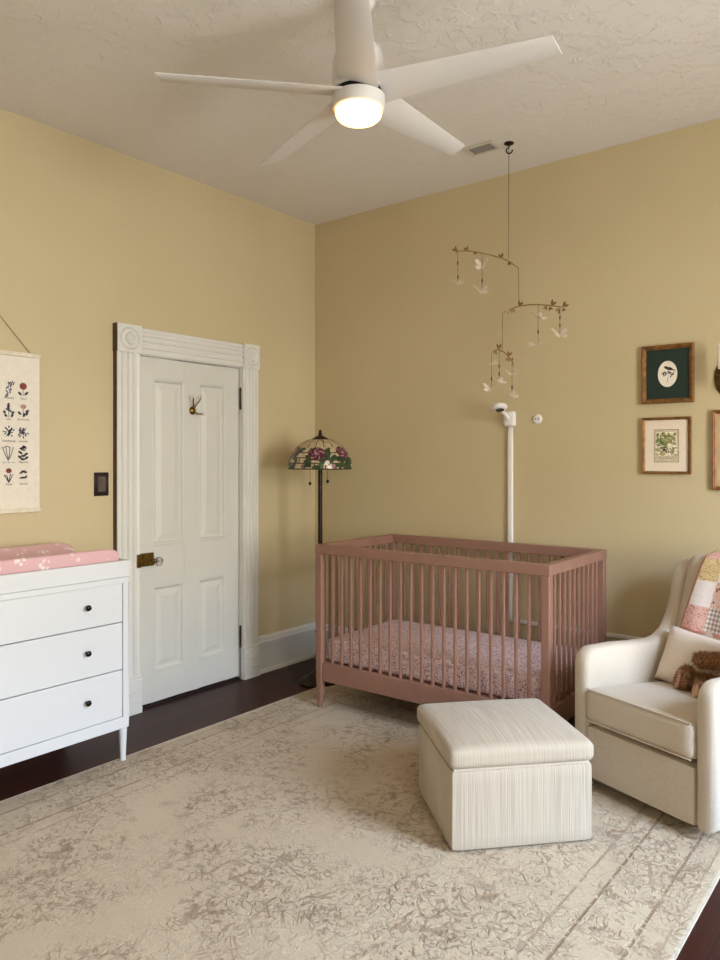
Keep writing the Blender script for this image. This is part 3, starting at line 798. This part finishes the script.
# ------------------------------------------------------------------ pictures on the back wall
def frame(name, x0, x1, z0, z1, bar, depth, mat_, lab, liner=None, art=None):
    cx, cz = (x0+x1)/2+.008, (z0+z1)/2
    e = empty(name, (cx, 0, cz), 0, lab, 'picture')
    a, b = (x1-x0)/2, (z1-z0)/2
    m = MB()
    lv = [(0, -.002), (0, -depth*.8), (bar*.2, -depth), (bar*.55, -depth*.9), (bar*.7, -depth*.72), (bar, -depth*.6), (bar, -.004)]
    vs = []; fs = []
    for o, y in lv: vs += [(-a+o, y, -b+o), (a-o, y, -b+o), (a-o, y, b-o), (-a+o, y, b-o)]
    for i in range(len(lv)-1):
        for k in range(4):
            k2 = (k+1) % 4; fs.append((i*4+k, i*4+k2, (i+1)*4+k2, (i+1)*4+k))
    m.add(vs, fs); m.build('frame', mat_, e, smooth=20)
    return e, a-bar, b-bar
paper_m = M_plain('print_paper', (238,228,212), .7, nscale=20, namt=.02)
ink_m = M_plain('print_ink', (54,46,40), .8, nscale=60, namt=.3)
def xlist(e, name, m_, mats): return m_.build(name, mats, e, smooth=0, merge=False)
e, a, b = frame('framed_print', 2.257, 2.509, 1.667, 1.961, .022, .024, gold_m, 'framed bird print in a dark green mat, above the plant print')
grm = M_plain('dark_green_mat', (30,46,38), .85, nscale=200, namt=.12)
m = MB(); m.box(-a, a, -.009, -.005, -b, b); m.build('mat_board', grm, e)
m = MB(); ell = lambda: None
m.disc((0,-.0095,0), .049, .068, '-y', 40, 0)
ov = xlist(e, 'oval_print', m, [paper_m, ink_m])
m.__init__()
m.disc((0,-.0098,0), .047, .066, '-y', 40, 0)
def s(x, z, rx, rz, rot): m.disc((x,-.0101,z), rx, rz, '-y', 12, 1, rot)
s(.008,.026,.018,.008,-.25); s(-.008,.033,.008,.0065,.2); s(.028,.018,.010,.003,-.3); s(-.014,.037,.005,.0015,.4)
for x, z, r in ((-.022,.004,.5), (-.012,.008,-.6), (-.018,-.004,1.6), (-.008,-.002,.9), (.012,.004,.3), (.022,-.004,-.4), (.016,-.012,1.2), (.028,.002,.9), (.006,.010,-.2)): s(x, z, .009, .003, r)
m.tube([(.004,-.0101,.008), (.002,-.0101,-.02), (.0,-.0101,-.042)], .0007, 4, 1); m.tube([(-.02,-.0101,.0), (.0,-.0101,.006), (.024,-.0101,-.002)], .0008, 4, 1)
ov.data = m.build('tmp', [paper_m, ink_m], None, smooth=0, merge=False).data
bpy.data.objects.remove(bpy.data.objects['tmp'])
tag(ov, 'white oval with a dark bird on a flowering stem')

e, a, b = frame('framed_print', 2.259, 2.495, 1.309, 1.596, .014, .022, gold_m, 'framed green plant watercolour in a cream mat, below the bird print')
mtm = M_plain('cream_mat', (232,216,196), .85, nscale=100, namt=.02)
m = MB(); m.box(-a, a, -.009, -.005, -b, b); m.build('mat_board', mtm, e)
cl = {'paper': (232,222,196), 'line': (92,80,58), 'g1': (110,128,70), 'g2': (70,98,52), 'g3': (156,150,96), 'tan': (178,150,110), 'dark': (58,58,62), 'sand': (206,190,160)}
cm = [M_plain('art_'+k, v, .8, nscale=120, namt=.15) for k, v in cl.items()]; ci_ = {k: i for i, k in enumerate(cl)}
m = MB(); 
def rect(x0, x1, z0, z1, y, c): m.add([(x0,y,z0),(x1,y,z0),(x1,y,z1),(x0,y,z1)], [(0,1,2,3)], ci_[c])
rect(-.060,.060,-.084,.082,-.0092,'line'); rect(-.058,.058,-.082,.080,-.0094,'sand'); rect(-.052,.050,-.052,.070,-.0096,'paper')
R = random.Random(11)
def blob(x, z, rx, rz, c, rot=0, y=-.0098): m.disc((x, y-R.random()*.0006, z), rx, rz, '-y', 9, ci_[c], rot)
for k in range(70):
    x = R.uniform(-.046,.044); z = R.uniform(.005,.066)-abs(x)*.1
    blob(x, z, R.uniform(.004,.010), R.uniform(.003,.007), R.choice(['g1','g2','g3','g1','g3']), R.uniform(0,3))
for k in range(6): m.tube([(-.004,-.0106,-.012), (-.006+k*.004,-.0106,.02), (-.014+k*.007,-.0106,.052)], .0014, 4, ci_['g3'])
for k in range(40): blob(R.uniform(-.048,.046), R.uniform(-.048,-.008), R.uniform(.005,.011), R.uniform(.002,.005), R.choice(['tan','sand','g3','tan']), R.uniform(-.4,.4))
for k in range(26): blob(R.uniform(-.038,.034), R.uniform(-.036,-.006), R.uniform(.002,.006), R.uniform(.0015,.004), 'dark', R.uniform(0,3), -.0106)
for k in range(12): rect(-.036+k*.006, -.032+k*.006, -.064, -.062, -.0098, 'line')
xlist(e, 'watercolour', m, cm)

copper_m = M_plain('reddish_gilt_wood', (134,88,52), .42, .35, nscale=40, namt=.22, bump=.2, bscale=120)
e, a, b = frame('framed_print', 2.594, 2.90, 1.235, 1.622, .018, .026, copper_m, 'reddish gilt frame with a tan print, below the wall sconce')
m = MB(); m.box(-a, a, -.009, -.005, -b, b); m.build('print', M_plain('tan_print', (196,172,132), .8, nscale=14, namt=.08), e)

# wall sconce
sc_ = empty('wall_sconce', (2.655, 0, 1.777), 0, 'bronze candle wall sconce at the right edge of the wall', 'sconce')
ant = M_plain('aged_bronze', (104,78,44), .42, .8, nscale=40, namt=.3, bump=.2)
m = MB(); m.lathe([(.084,0),(.084,.005),(.070,.012),(.05,.012),(.03,.018),(0,.02)], 32, 0, Matrix.Scale(.56, 4, (1,0,0)) @ Matrix.Rotation(PI/2, 4, 'X')); m.build('backplate', ant, sc_)
m = MB(); m.tube([(0,-.015,-.02), (0,-.045,-.045), (0,-.075,-.035), (0,-.085,0)], .006, 10); m.build('arm', ant, sc_)
m = MB(); m.lathe([(.006,0),(.020,.006),(.026,.014),(.024,.017),(.014,.012),(.014,.034)], 24, 0, Matrix.Translation((0,-.085,0))); m.build('candle_cup', ant, sc_)
m = MB(); m.lathe([(.0135,.02),(.0135,.150),(.010,.153),(0,.153)], 20, 0, Matrix.Translation((0,-.085,0))); tag(m.build('candle', M_plain('candle_wax', (246,240,228), .5), sc_), 'white candle')

# ------------------------------------------------------------------ mobile
MS = .005234
tw = math.atan2(right.y, right.x)
ck = empty('ceiling_hook', (1.698, -.376, H), tw, 'small dark ceiling hook holding up the mobile string', 'hook')
m = MB(); m.lathe([(.026,0),(.026,-.004),(.012,-.012),(.005,-.014)], 20); m.build('mount_disc', bronze_m, ck)
m = MB(); pts = [(0,0,-.012), (.0,0,-.02), (-.012,0,-.032), (-.014,0,-.044), (-.006,0,-.054), (.008,0,-.054), (.016,0,-.045), (.018,0,-.036)]
m.tube(pts, .004, 8); m.build('hook_wire', bronze_m, ck)
mob = empty('hanging_mobile', (1.698, -.376, H-.052), tw, 'branch mobile of glassy butterflies hanging above the crib', 'mobile')
def q(x, y, d=0.0): return ((x-509)*MS, d, -(y-143)*MS+.052)
twig_m = M_plain('twig_bronze', (128,100,54), .5, .3, nscale=60, namt=.3)
leafm = M_plain('leaf_bronze', (118,90,46), .5, .4, nscale=50, namt=.25)
cord_m = M_plain('dark_cord', (100,78,50), .8)
bead_m = M_plain('dark_bead', (62,44,24), .35, .3)
def M_wing():
    t = NT('butterfly_wing'); t.base((244,230,216)); t.rough(.3)
    t.bs.inputs['Alpha'].default_value = .75; t.bs.inputs['Transmission Weight'].default_value = .1
    t.bs.inputs['Subsurface Weight'].default_value = 0
    return t.mat
wing_m = M_wing()
def string(a, b, r=.0016): m = MB(); m.tube([a, b], r, 6); return m.build('string', cord_m, mob)
def leaf_pair(m, p, a, l=.022):
    for da in (-.45, .35):
        d = Vector((math.cos(a+da), .25*da, math.sin(a+da))); n_ = Vector((-d.z, .3, d.x)).normalized()
        p_ = Vector(p); pts = []
        for t, w in ((0,0),(.3,.30),(.6,.34),(.85,.18),(1,0)): pts.append((p_+d*l*t, w*l))
        up = [c+n_*w*.6 for c, w in pts]; dn = [c-n_*w*.6 for c, w in pts[1:-1]][::-1]
        sd = d.cross(n_).normalized()*.0012
        k = len(up)+len(dn); al = up+dn
        m.add([x+sd for x in al]+[x-sd for x in al], [tuple(range(k)), tuple(range(2*k-1, k-1, -1))]+[(i, k+i, k+(i+1) % k, (i+1) % k) for i in range(k)])
def branch(pts, lv, rad):
    m = MB(); m.tube(pts, rad, 8); b = m.build('branch', twig_m, mob)
    for (p, a, l) in lv:
        m = MB(); leaf_pair(m, p, a, l); m.tube([p, (Vector(p)+Vector((math.cos(a), 0, math.sin(a)))*.008)], .0016, 5); m.build('leaf_sprig', leafm, b, smooth=0)
    return b
string(q(509,148), q(508.5,259.5), .0018)
branch([q(453,252.3,-.02), q(461,251.6,-.016), q(469,251.5,-.012), q(481.7,253.3,-.006), q(493,255.6), q(502.5,258.2), q(511,262.5), q(519.5,268,.01)], [(q(456,252,-.02), 2.3, .026), (q(467,251.5,-.012), 2.0, .026), (q(474,252,-.01), -1.1, .02), (q(502,258), 1.9, .028), (q(509,261.5,.004), -1.3, .022), (q(458,252,-.02), 3.4, .02)], [.0022,.003,.0034,.0034,.0034,.0034,.003,.002])
string(q(519,268,.01), q(519,304.6))
branch([q(502.5,313,.01), q(510,309,.008), q(518,306.2,.004), q(529,304.6), q(538,304.6,-.004), q(552,306,-.01), q(561,307.6,-.014), q(566,305.5,-.016)], [(q(519,305.5,.004), 1.1, .03), (q(513,308.5), -1.5, .024), (q(509,310), -2.2, .022), (q(551,305.5,-.01), 1.0, .032), (q(546,306,-.006), -1.8, .024), (q(549,307,-.006), -1.0, .024), (q(562,307,-.014), .7, .034), (q(559,308.5,-.014), -2.1, .032), (q(562,308.5,-.014), -1.0, .022)], [.002,.003,.0034,.0034,.0034,.0034,.0032,.002])
string(q(503,312.5,.01), q(502.5,351))
branch([q(491.5,352,-.01), q(494,350.4,-.006), q(498.4,349.6), q(503.8,352), q(509,356.5,.006), q(512.5,361,.008), q(514,366,.01)], [(q(498.6,349), 1.5, .03), (q(496,350.5), -1.7, .024), (q(509,356,.006), 1.4, .028), (q(508,357,.006), -1.6, .026), (q(512.5,361,.008), 1.9, .02)], [.002,.003,.0034,.0034,.0034,.003,.002])
# hanging threads with beads
def beads(p, ks):
    for z in ks:
        m = MB(); m.ell((p[0], p[1], z), (.0042,.0042,.012), seg=10, rings=8); m.build('bead', bead_m, mob)
def thread(x, y0, y1, d, bs):
    string(q(x,y0,d), q(x,y1,d), .0014)
    beads(q(x,y0,d), [q(x,y,d)[2] for y in bs])
thread(457.4, 252.5, 283, -.02, (264, 278)); thread(482, 253.5, 289, -.006, (281,)); thread(538, 305, 343, -.004, (332,)); thread(559.3, 309, 334, -.014, (318, 326))
thread(491.3, 352.5, 387, -.01, (379,)); thread(499.3, 350, 380, .0, (366, 374)); thread(512.4, 362, 394, .008, (387,))
def butterfly(p, s_, rz, tilt, up):
    vsl = []
    m = MB()
    for sd in (1, -1):
        for poly in ([(0,.002),(.010,.024),(.030,.034),(.041,.026),(.036,.010),(.018,-.002)], [(0,-.001),(.018,-.004),(.030,-.012),(.026,-.026),(.012,-.028),(.003,-.012)]):
            ms_ = []
            for x, y in poly: ms_.append((sd*x*math.cos(up), y, x*math.sin(up)))
            n = len(ms_); th = .0006
            m.add([(x, y, z+th) for x, y, z in ms_]+[(x, y, z-th) for x, y, z in ms_], [tuple(range(n)), tuple(range(2*n-1, n-1, -1))]+[(i, n+i, n+(i+1) % n, (i+1) % n) for i in range(n)])
    m.ell((0,0,0), (.0028,.018,.0032), seg=8, rings=6)
    b = m.build('butterfly', wing_m, mob, smooth=0)
    b.location = p; b.rotation_euler = (tilt, .0, rz); b.scale = (s_*1.2,)*3
for (x, y, d, s_, rz, tl, up) in ((456.5,285,-.02,1.0,.3,.35,.5), (482,267,-.006,.95,-.5,.9,.7), (481,292.5,-.006,1.0,.2,.6,.6), (538,318,-.004,1.05,.7,.5,.5), (535,346,-.004,1.0,-.6,.3,.35), (559,335.5,-.014,1.05,.1,.7,.45), (490.5,364.5,-.01,.9,.2,.3,.4), (489.5,390,-.01,.9,-.4,.6,.6), (499.5,382,0,.85,.6,.5,.4), (512.5,374,.008,.8,-.2,.4,.4), (511.5,397,.008,.95,.5,.4,.6)):
    butterfly(q(x,y,d), s_, rz, tl, up)

# ------------------------------------------------------------------ ottoman
oz = RZ
ot = empty('ottoman', (2.149, -1.690, oz), math.atan2(.737, .676), 'cream ribbed square ottoman in front of the crib', 'ottoman')
OW, OD = .525, .500
m = MB(); m.rbox((OW/2, OD/2, .006+.141), (OW/2, OD/2, .141), .016, 8)
m.build('body', fabric_m, ot, smooth=60)
m = MB(); m.rbox((OW/2, OD/2, .290+.037), (OW/2+.007, OD/2+.007, .037), .026, 14, bulge=.026)
m.build('lid_cushion', fabric_m, ot, smooth=60)
m = MB(); m.box(.012, OW-.012, .012, OD-.012, .28, .297); m.build('seam_band', fabric_s, ot)
for x in (.04, OW-.04):
    for y in (.04, OD-.04):
        m = MB(); m.lathe([(.018,0),(.02,.012)], 12, 0, Matrix.Translation((x, y, 0))); m.build('foot', black_m, ot)

# ------------------------------------------------------------------ glider armchair
ga = math.atan2(-.356, .934)
gl = empty('armchair', (2.540, -.972, RZ), ga, 'cream upholstered wingback glider armchair beside the crib', 'armchair')
def sideprof():
    p = [(0,.05)]
    for k in range(7):
        a = PI-PI/2*k/6; p.append((.07+.07*math.cos(a), .506+.07*math.sin(a)))
    p += [(.20,.574),(.32,.566),(.43,.560),(.50,.572),(.55,.602),(.595,.66),(.622,.73),(.638,.80),(.656,.855),(.683,.888),(.72,.905),(.76,.90),(.79,.87),(.80,.80),(.80,.05)]
    return p
for sd in (-1, 1):
    m = MB(); lo, hi = (.240, .318) if sd < 0 else (.260, .338)
    P = sideprof(); n = len(P); cy = .42; cz = .4
    # rounded slab: outer layers inset for soft edges
    layers = [(lo, .020), (lo+.006, .008), (lo+.020, 0), (hi-.020, 0), (hi-.006, .008), (hi, .020)]
    vs = []; fs = []
    def inset(i, d):
        a = Vector(P[i-1]); b_ = Vector(P[i]); c_ = Vector(P[(i+1) % n])
        e1 = (b_-a).normalized(); e2 = (c_-b_).normalized()
        n1 = Vector((e1.y, -e1.x)); n2 = Vector((e2.y, -e2.x)); nn = (n1+n2)
        nn = nn/max(.5, nn.length_squared/2) if nn.length > 1e-6 else n1
        return b_+nn*d
    for u_, d in layers:
        for i in range(n):
            w = inset(i, d); vs.append((sd*u_, w.x, w.y))
    for l in range(len(layers)-1):
        for i in range(n):
            j = (i+1) % n; fs.append((l*n+i, l*n+j, (l+1)*n+j, (l+1)*n+i))
    fs.append(tuple(range(n-1, -1, -1))); fs.append(tuple((len(layers)-1)*n+i for i in range(n)))
    m.add(vs, fs); m.build('arm', fabric_s, gl, smooth=50)
# seat cushion with a slight rake
def rake(p, u, v, w):
    p.z -= (p.y+.26)*.085; return p
m = MB(); m.rbox((.010,.262,.352), (.252,.276,.070), .03, 14, bulge=.016, fn=rake); m.build('seat_cushion', fabric_s, gl, smooth=60)
m = MB()
for zz in (.418, .288):
    m.tube([(-.232,-.009,zz), (.252,-.009,zz)], .0035, 6)
m.build('piping', fabric_s, gl)
m = MB(); m.rbox((.010,.22,.155), (.251,.222,.108), .014, 6); m.build('front_panel', fabric_s, gl, smooth=60)
bm4 = Matrix.Translation((0,.648,.66)) @ Matrix.Rotation(-math.atan(1/3.2), 4, 'X')
m = MB(); m.rbox((.010,0,-.02), (.252,.075,.300), .05, 12, M=bm4, fn=lambda p,u,v,w: Vector((p.x, p.y-(.02*(1-u*u)*(1-w*w) if v < 0 else 0), p.z))); m.build('back_cushion', fabric_s, gl, smooth=60)
m = MB(); m.box(-.235, .255, .745, .79, .06, .80); m.build('back_panel', fabric_s, gl, bevel=.012, seg=3)
m = MB(); m.lathe([(.21,0),(.215,.01),(.20,.022),(.06,.03),(.05,.055)], 36, 0, Matrix.Translation((0,.37,0))); tag(m.build('swivel_base', black_m, gl), 'dark round swivel base')
G = Matrix.Translation((2.540, -.972, RZ)) @ Matrix.Rotation(ga, 4, 'Z')

# cream pillow
m = MB(); vs = []; fs = []; n = 22
for sgn in (1, -1):
    for j in range(n+1):
        for i in range(n+1):
            u = -1+2*i/n; v = -1+2*j/n
            th = .062*((1-u**4)*(1-v**4))**.55
            pin = 1-.06*(1-abs(u))*0
            vs.append((u*.205*(1-.05*(1-v*v)), sgn*th, v*.125*(1-.07*(1-u*u))))
for sgn in (0, 1):
    o_ = sgn*(n+1)**2
    for j in range(n):
        for i in range(n): fs.append((o_+j*(n+1)+i, o_+j*(n+1)+i+1, o_+(j+1)*(n+1)+i+1, o_+(j+1)*(n+1)+i))
m.add(vs, fs)
pl_ = m.build('lumbar_pillow', pillow_m, smooth=70)
pl_.matrix_world = G @ Matrix.Translation((-.022,.470,.500)) @ Matrix.Rotation(math.radians(3.5), 4, 'Y') @ Matrix.Rotation(-math.radians(24), 4, 'X')
tag(pl_, 'cream rectangular lumbar pillow leaning on the armchair back', 'pillow')

# patchwork quilt over the armchair back
qm = [M_print('quilt_gold', (216,190,140), [(180,136,66), (200,164,96), (160,118,66), (232,214,178)], 110, .36),
      M_print('quilt_white', (236,226,222), [(222,206,210), (226,214,200), (240,232,228)], 110, .3),
      M_print('quilt_pink', (222,178,166), [(206,146,136), (190,124,106), (230,200,190), (150,92,74)], 100, .34),
      M_print('quilt_rust', (224,190,176), [(140,76,50), (168,98,70), (210,156,138), (230,200,190)], 60, .34)]
t = NT('quilt_gingham'); sp = t.n.new('ShaderNodeSeparateXYZ'); t.link(t.co.outputs['UV'], sp.inputs[0])
def stripe(sock): return t.math('GREATER_THAN', t.math('FRACT', t.math('MULTIPLY', sock, 52.0)), .5)
g = t.math('MULTIPLY', t.math('ADD', stripe(sp.outputs[0]), stripe(sp.outputs[1])), .5)
t.base(t.mix(g, (236,226,218), (150,128,122))); t.rough(.9); qm.append(t.mat)
qm.append(M_plain('quilt_binding', (212,154,144), .9, nscale=40, namt=.08, bump=.2))
pathq = [(.84,.60),(.835,.75),(.825,.85),(.80,.915),(.76,.945),(.71,.952),(.665,.937),(.637,.892),(.612,.82),(.588,.75),(.562,.67),(.548,.615)]
L = [0]
for k in range(1, len(pathq)): L.append(L[-1]+math.dist(pathq[k], pathq[k-1]))
tot = L[-1]
def qp(s_):
    s_ = max(0, min(tot, s_))
    for k in range(1, len(pathq)):
        if s_ <= L[k]+1e-9:
            a = (s_-L[k-1])/(L[k]-L[k-1]); return tuple(pathq[k-1][i]+(pathq[k][i]-pathq[k-1][i])*a for i in (0, 1))
u0, u1 = -.188, .225
NX, NY = 44, 64
m = MB(); vs = []; fs = []; ms = []; uvs = []
for j in range(NY+1):
    for i in range(NX+1):
        s_ = tot*j/NY; y, z = qp(s_)
        front = max(0, (s_-tot*.55)/(tot*.45))
        u = u0+(u1-u0)*i/NX
        uu = u+.055*(1-front)*(1-i/NX)
        wv = .005*math.sin(u*42+z*6)*front
        sag = -.014*(i/NX)*front
        yy = y-.011+wv+.016*(u/.23)**2*front*0
        vs.append((uu, yy if front > 0 else y, z+sag*front)); 
pat = [[2,4,0,4,2,1],[1,3,4,2,1,0],[0,1,2,1,3,4],[2,4,3,0,1,2]]
patch = .105
for j in range(NY):
    for i in range(NX):
        fs.append((j*(NX+1)+i, j*(NX+1)+i+1, (j+1)*(NX+1)+i+1, (j+1)*(NX+1)+i))
        a = (i+.5)/NX*(u1-u0); b_ = tot*(1-(j+.5)/NY)
        if a < .012 or a > (u1-u0)-.012 or b_ < .014: ms.append(5)
        else:
            ia = int((a-.012)/patch); ib = int((b_-.014)/.105)
            tbl = {(0,0):2,(1,0):4,(2,0):0,(0,1):1,(1,1):3,(2,1):2,(0,2):0,(1,2):1,(2,2):4}
            ms.append(tbl.get((ia % 3, ib % 3), 1))
m.add(vs, fs, 0); m.m = ms
qo = m.build('patchwork_quilt', qm, smooth=60, solid=.010, merge=False)
uvl = qo.data.uv_layers.new(name='UVMap')
for p in qo.data.polygons:
    for li in p.loop_indices:
        vi = qo.data.loops[li].vertex_index; uvl.data[li].uv = ((vi % (NX+1))/NX*(u1-u0), (vi//(NX+1))/NY*tot)
qo.matrix_world = G
tag(qo, 'pink patchwork quilt draped over the armchair back', 'quilt')

# teddy bear
tb = empty('teddy_bear', (0,0,0), 0, 'brown plush teddy bear sitting on the armchair seat', 'teddy bear')
tb.matrix_world = G @ Matrix.Translation((0,0,0))
fur_m = M_plain('brown_fur', (152,106,64), .95, nscale=110, namt=.5, bump=.4, bscale=200, bdist=.004, sheen=.3)
sole_m = M_plain('pink_suede', (206,160,132), .9, nscale=60, namt=.06)
parts_e = [((.190,.375,.500), (.078,.07,.095), None), ((.225,.385,.660), (.072,.066,.064), None),
    ((.275,.385,.715), (.022,.014,.022), None), ((.178,.42,.715), (.022,.014,.022), None), ((.188,.345,.645), (.034,.034,.028), None)]
def chain(p0, p1, r0, r1, n=7):
    p0 = Vector(p0); p1 = Vector(p1)
    for k in range(n):
        t_ = k/(n-1); r = r0+(r1-r0)*t_; parts_e.append((tuple(p0.lerp(p1, t_)), (r, r, r), None))
F1 = Vector((-.045,.372,.448)); F2 = Vector((.072,.318,.438))
chain((.15,.40,.450), tuple(F1+Vector((.025,.022,.0))), .040, .034); chain((.17,.37,.448), tuple(F2+Vector((.022,.03,0))), .040, .030)
parts_e.append((tuple(F1), (.032,.044,.058), (0,.3,.55))); parts_e.append((tuple(F2), (.028,.034,.042), (0,0,.8)))
chain((.14,.385,.560), (.030,.375,.545), .032, .029); chain((.24,.36,.55), (.205,.29,.48), .030, .032)
m = MB()
for c, r, rot in parts_e: m.ell(c, r, rot=rot, seg=16, rings=10)
me0 = m.build('fur_body', fur_m, tb, smooth=60, merge=False)
md = me0.modifiers.new('remesh', 'REMESH'); md.mode = 'VOXEL'; md.voxel_size = .007; md.use_smooth_shade = True
dg = bpy.context.evaluated_depsgraph_get(); dg.update()
nm = bpy.data.meshes.new_from_object(me0.evaluated_get(dg))
me0.modifiers.clear()
# fur tufts grown on the surface, kept in the same mesh
base_v = [v.co.copy() for v in nm.vertices]; base_f = [tuple(p.vertices) for p in nm.polygons]; nrm = [v.normal.copy() for v in nm.vertices]
R = random.Random(5)
m = MB(); m.add(base_v, base_f)
for k in range(26000):
    i = R.randrange(len(base_v)); p = base_v[i]+Vector((R.uniform(-1,1), R.uniform(-1,1), R.uniform(-1,1)))*.004; n_ = nrm[i]
    d = (n_+Vector((R.uniform(-1,1), R.uniform(-1,1), R.uniform(-1.3,.5)))*.75).normalized()
    sd = d.cross(Vector((R.uniform(-1,1), R.uniform(-1,1), R.uniform(-1,1)))).normalized()*.0013
    m.add([p-n_*.002-sd, p-n_*.002+sd, p+d*R.uniform(.009,.018)], [(0,1,2)])
old = me0.data
tmp = m.build('tmp', fur_m, None, smooth=70, merge=False); me0.data = tmp.data; bpy.data.objects.remove(tmp); bpy.data.meshes.remove(old)
for Fp, rx, rz_, yaw in ((F1, .036, .046, .75), (F2, .026, .032, .95)):
    d = Vector((-math.cos(yaw), -math.sin(yaw), 0))
    M4 = Matrix.Translation(Fp+d*.026) @ Matrix.Rotation(yaw, 4, 'Z') @ Matrix.Rotation(math.radians(14), 4, 'Y')
    m = MB(); m.ell((0,0,0), (.010, rx, rz_), M=M4); tag(m.build('foot_sole', sole_m, tb), 'smooth pinkish tan sole')
m = MB(); m.ell((.162,.320,.655), (.010,.010,.008)); m.build('nose', black_m, tb)
for p in ((.167,.343,.690), (.209,.326,.690)):
    m = MB(); m.ell(p, (.006,.006,.006)); m.build('eye', black_m, tb)

# ------------------------------------------------------------------ light
SKY = 30.0
def area(name, loc, rot, sx, sy, power, col, spread=180):
    l = bpy.data.lights.new(name, 'AREA'); l.shape = 'RECTANGLE'; l.size = sx; l.size_y = sy; l.energy = power; l.color = col; l.spread = math.radians(spread)
    o = bpy.data.objects.new(name, l); COL.objects.link(o); o.location = loc; o.rotation_euler = rot; return o
def portal(name, loc, rot, sx, sy):
    o = area(name, loc, rot, sx, sy, 1, (1,1,1)); o.data.cycles.is_portal = True
portal('window_portal_1', (W+.07, -1.625, 1.575), (0, math.radians(90), 0), 1.75, .95)
portal('window_portal_2', (W+.88, -3.875, 1.625), (0, math.radians(90), 0), 1.65, 1.15)
wd = bpy.data.worlds.new('World'); sc.world = wd; wd.use_nodes = True
wt = wd.node_tree; bg = wt.nodes['Background']
tc = wt.nodes.new('ShaderNodeTexCoord'); sx_ = wt.nodes.new('ShaderNodeSeparateXYZ'); wt.links.new(tc.outputs['Generated'], sx_.inputs[0])
mr = wt.nodes.new('ShaderNodeMapRange'); wt.links.new(sx_.outputs[2], mr.inputs[0]); mr.inputs[1].default_value = -1; mr.inputs[2].default_value = 1
cr = wt.nodes.new('ShaderNodeValToRGB'); wt.links.new(mr.outputs[0], cr.inputs[0])
# ground, trees and houses on the horizon, open sky above them
stops = [(.0, (.40,.40,.39)), (.46, (.48,.48,.46)), (.50, (.70,.70,.66)), (.635, (.66,.66,.62)), (.675, (.92,1.15,1.50)), (1.0, (.72,1.0,1.40))]
while len(cr.color_ramp.elements) < len(stops): cr.color_ramp.elements.new(.5)
for e_, (p_, c_) in zip(cr.color_ramp.elements, stops): e_.position = p_; e_.color = c_+(1,)
wt.links.new(cr.outputs[0], bg.inputs[0]); bg.inputs[1].default_value = SKY

# ------------------------------------------------------------------ camera
cam = bpy.data.cameras.new('camera'); co = bpy.data.objects.new('camera', cam); COL.objects.link(co)
cam.sensor_fit = 'HORIZONTAL'; cam.sensor_width = 36; cam.lens = 36*740/720; cam.shift_y = -20/720; cam.clip_start = .05
co.location = (3.493, -3.896, 1.38)
co.rotation_euler = (math.radians(90), 0, math.atan2(.6211, .7837))
sc.camera = co
sc.view_settings.view_transform = 'Standard'; sc.view_settings.look = 'None'; sc.view_settings.gamma = 1; sc.view_settings.use_curve_mapping = False
sc.view_settings.exposure = 0.0
sc.cycles.use_denoising = True
sc.cycles.max_bounces = 10; sc.cycles.diffuse_bounces = 6; sc.cycles.sample_clamp_indirect = 6
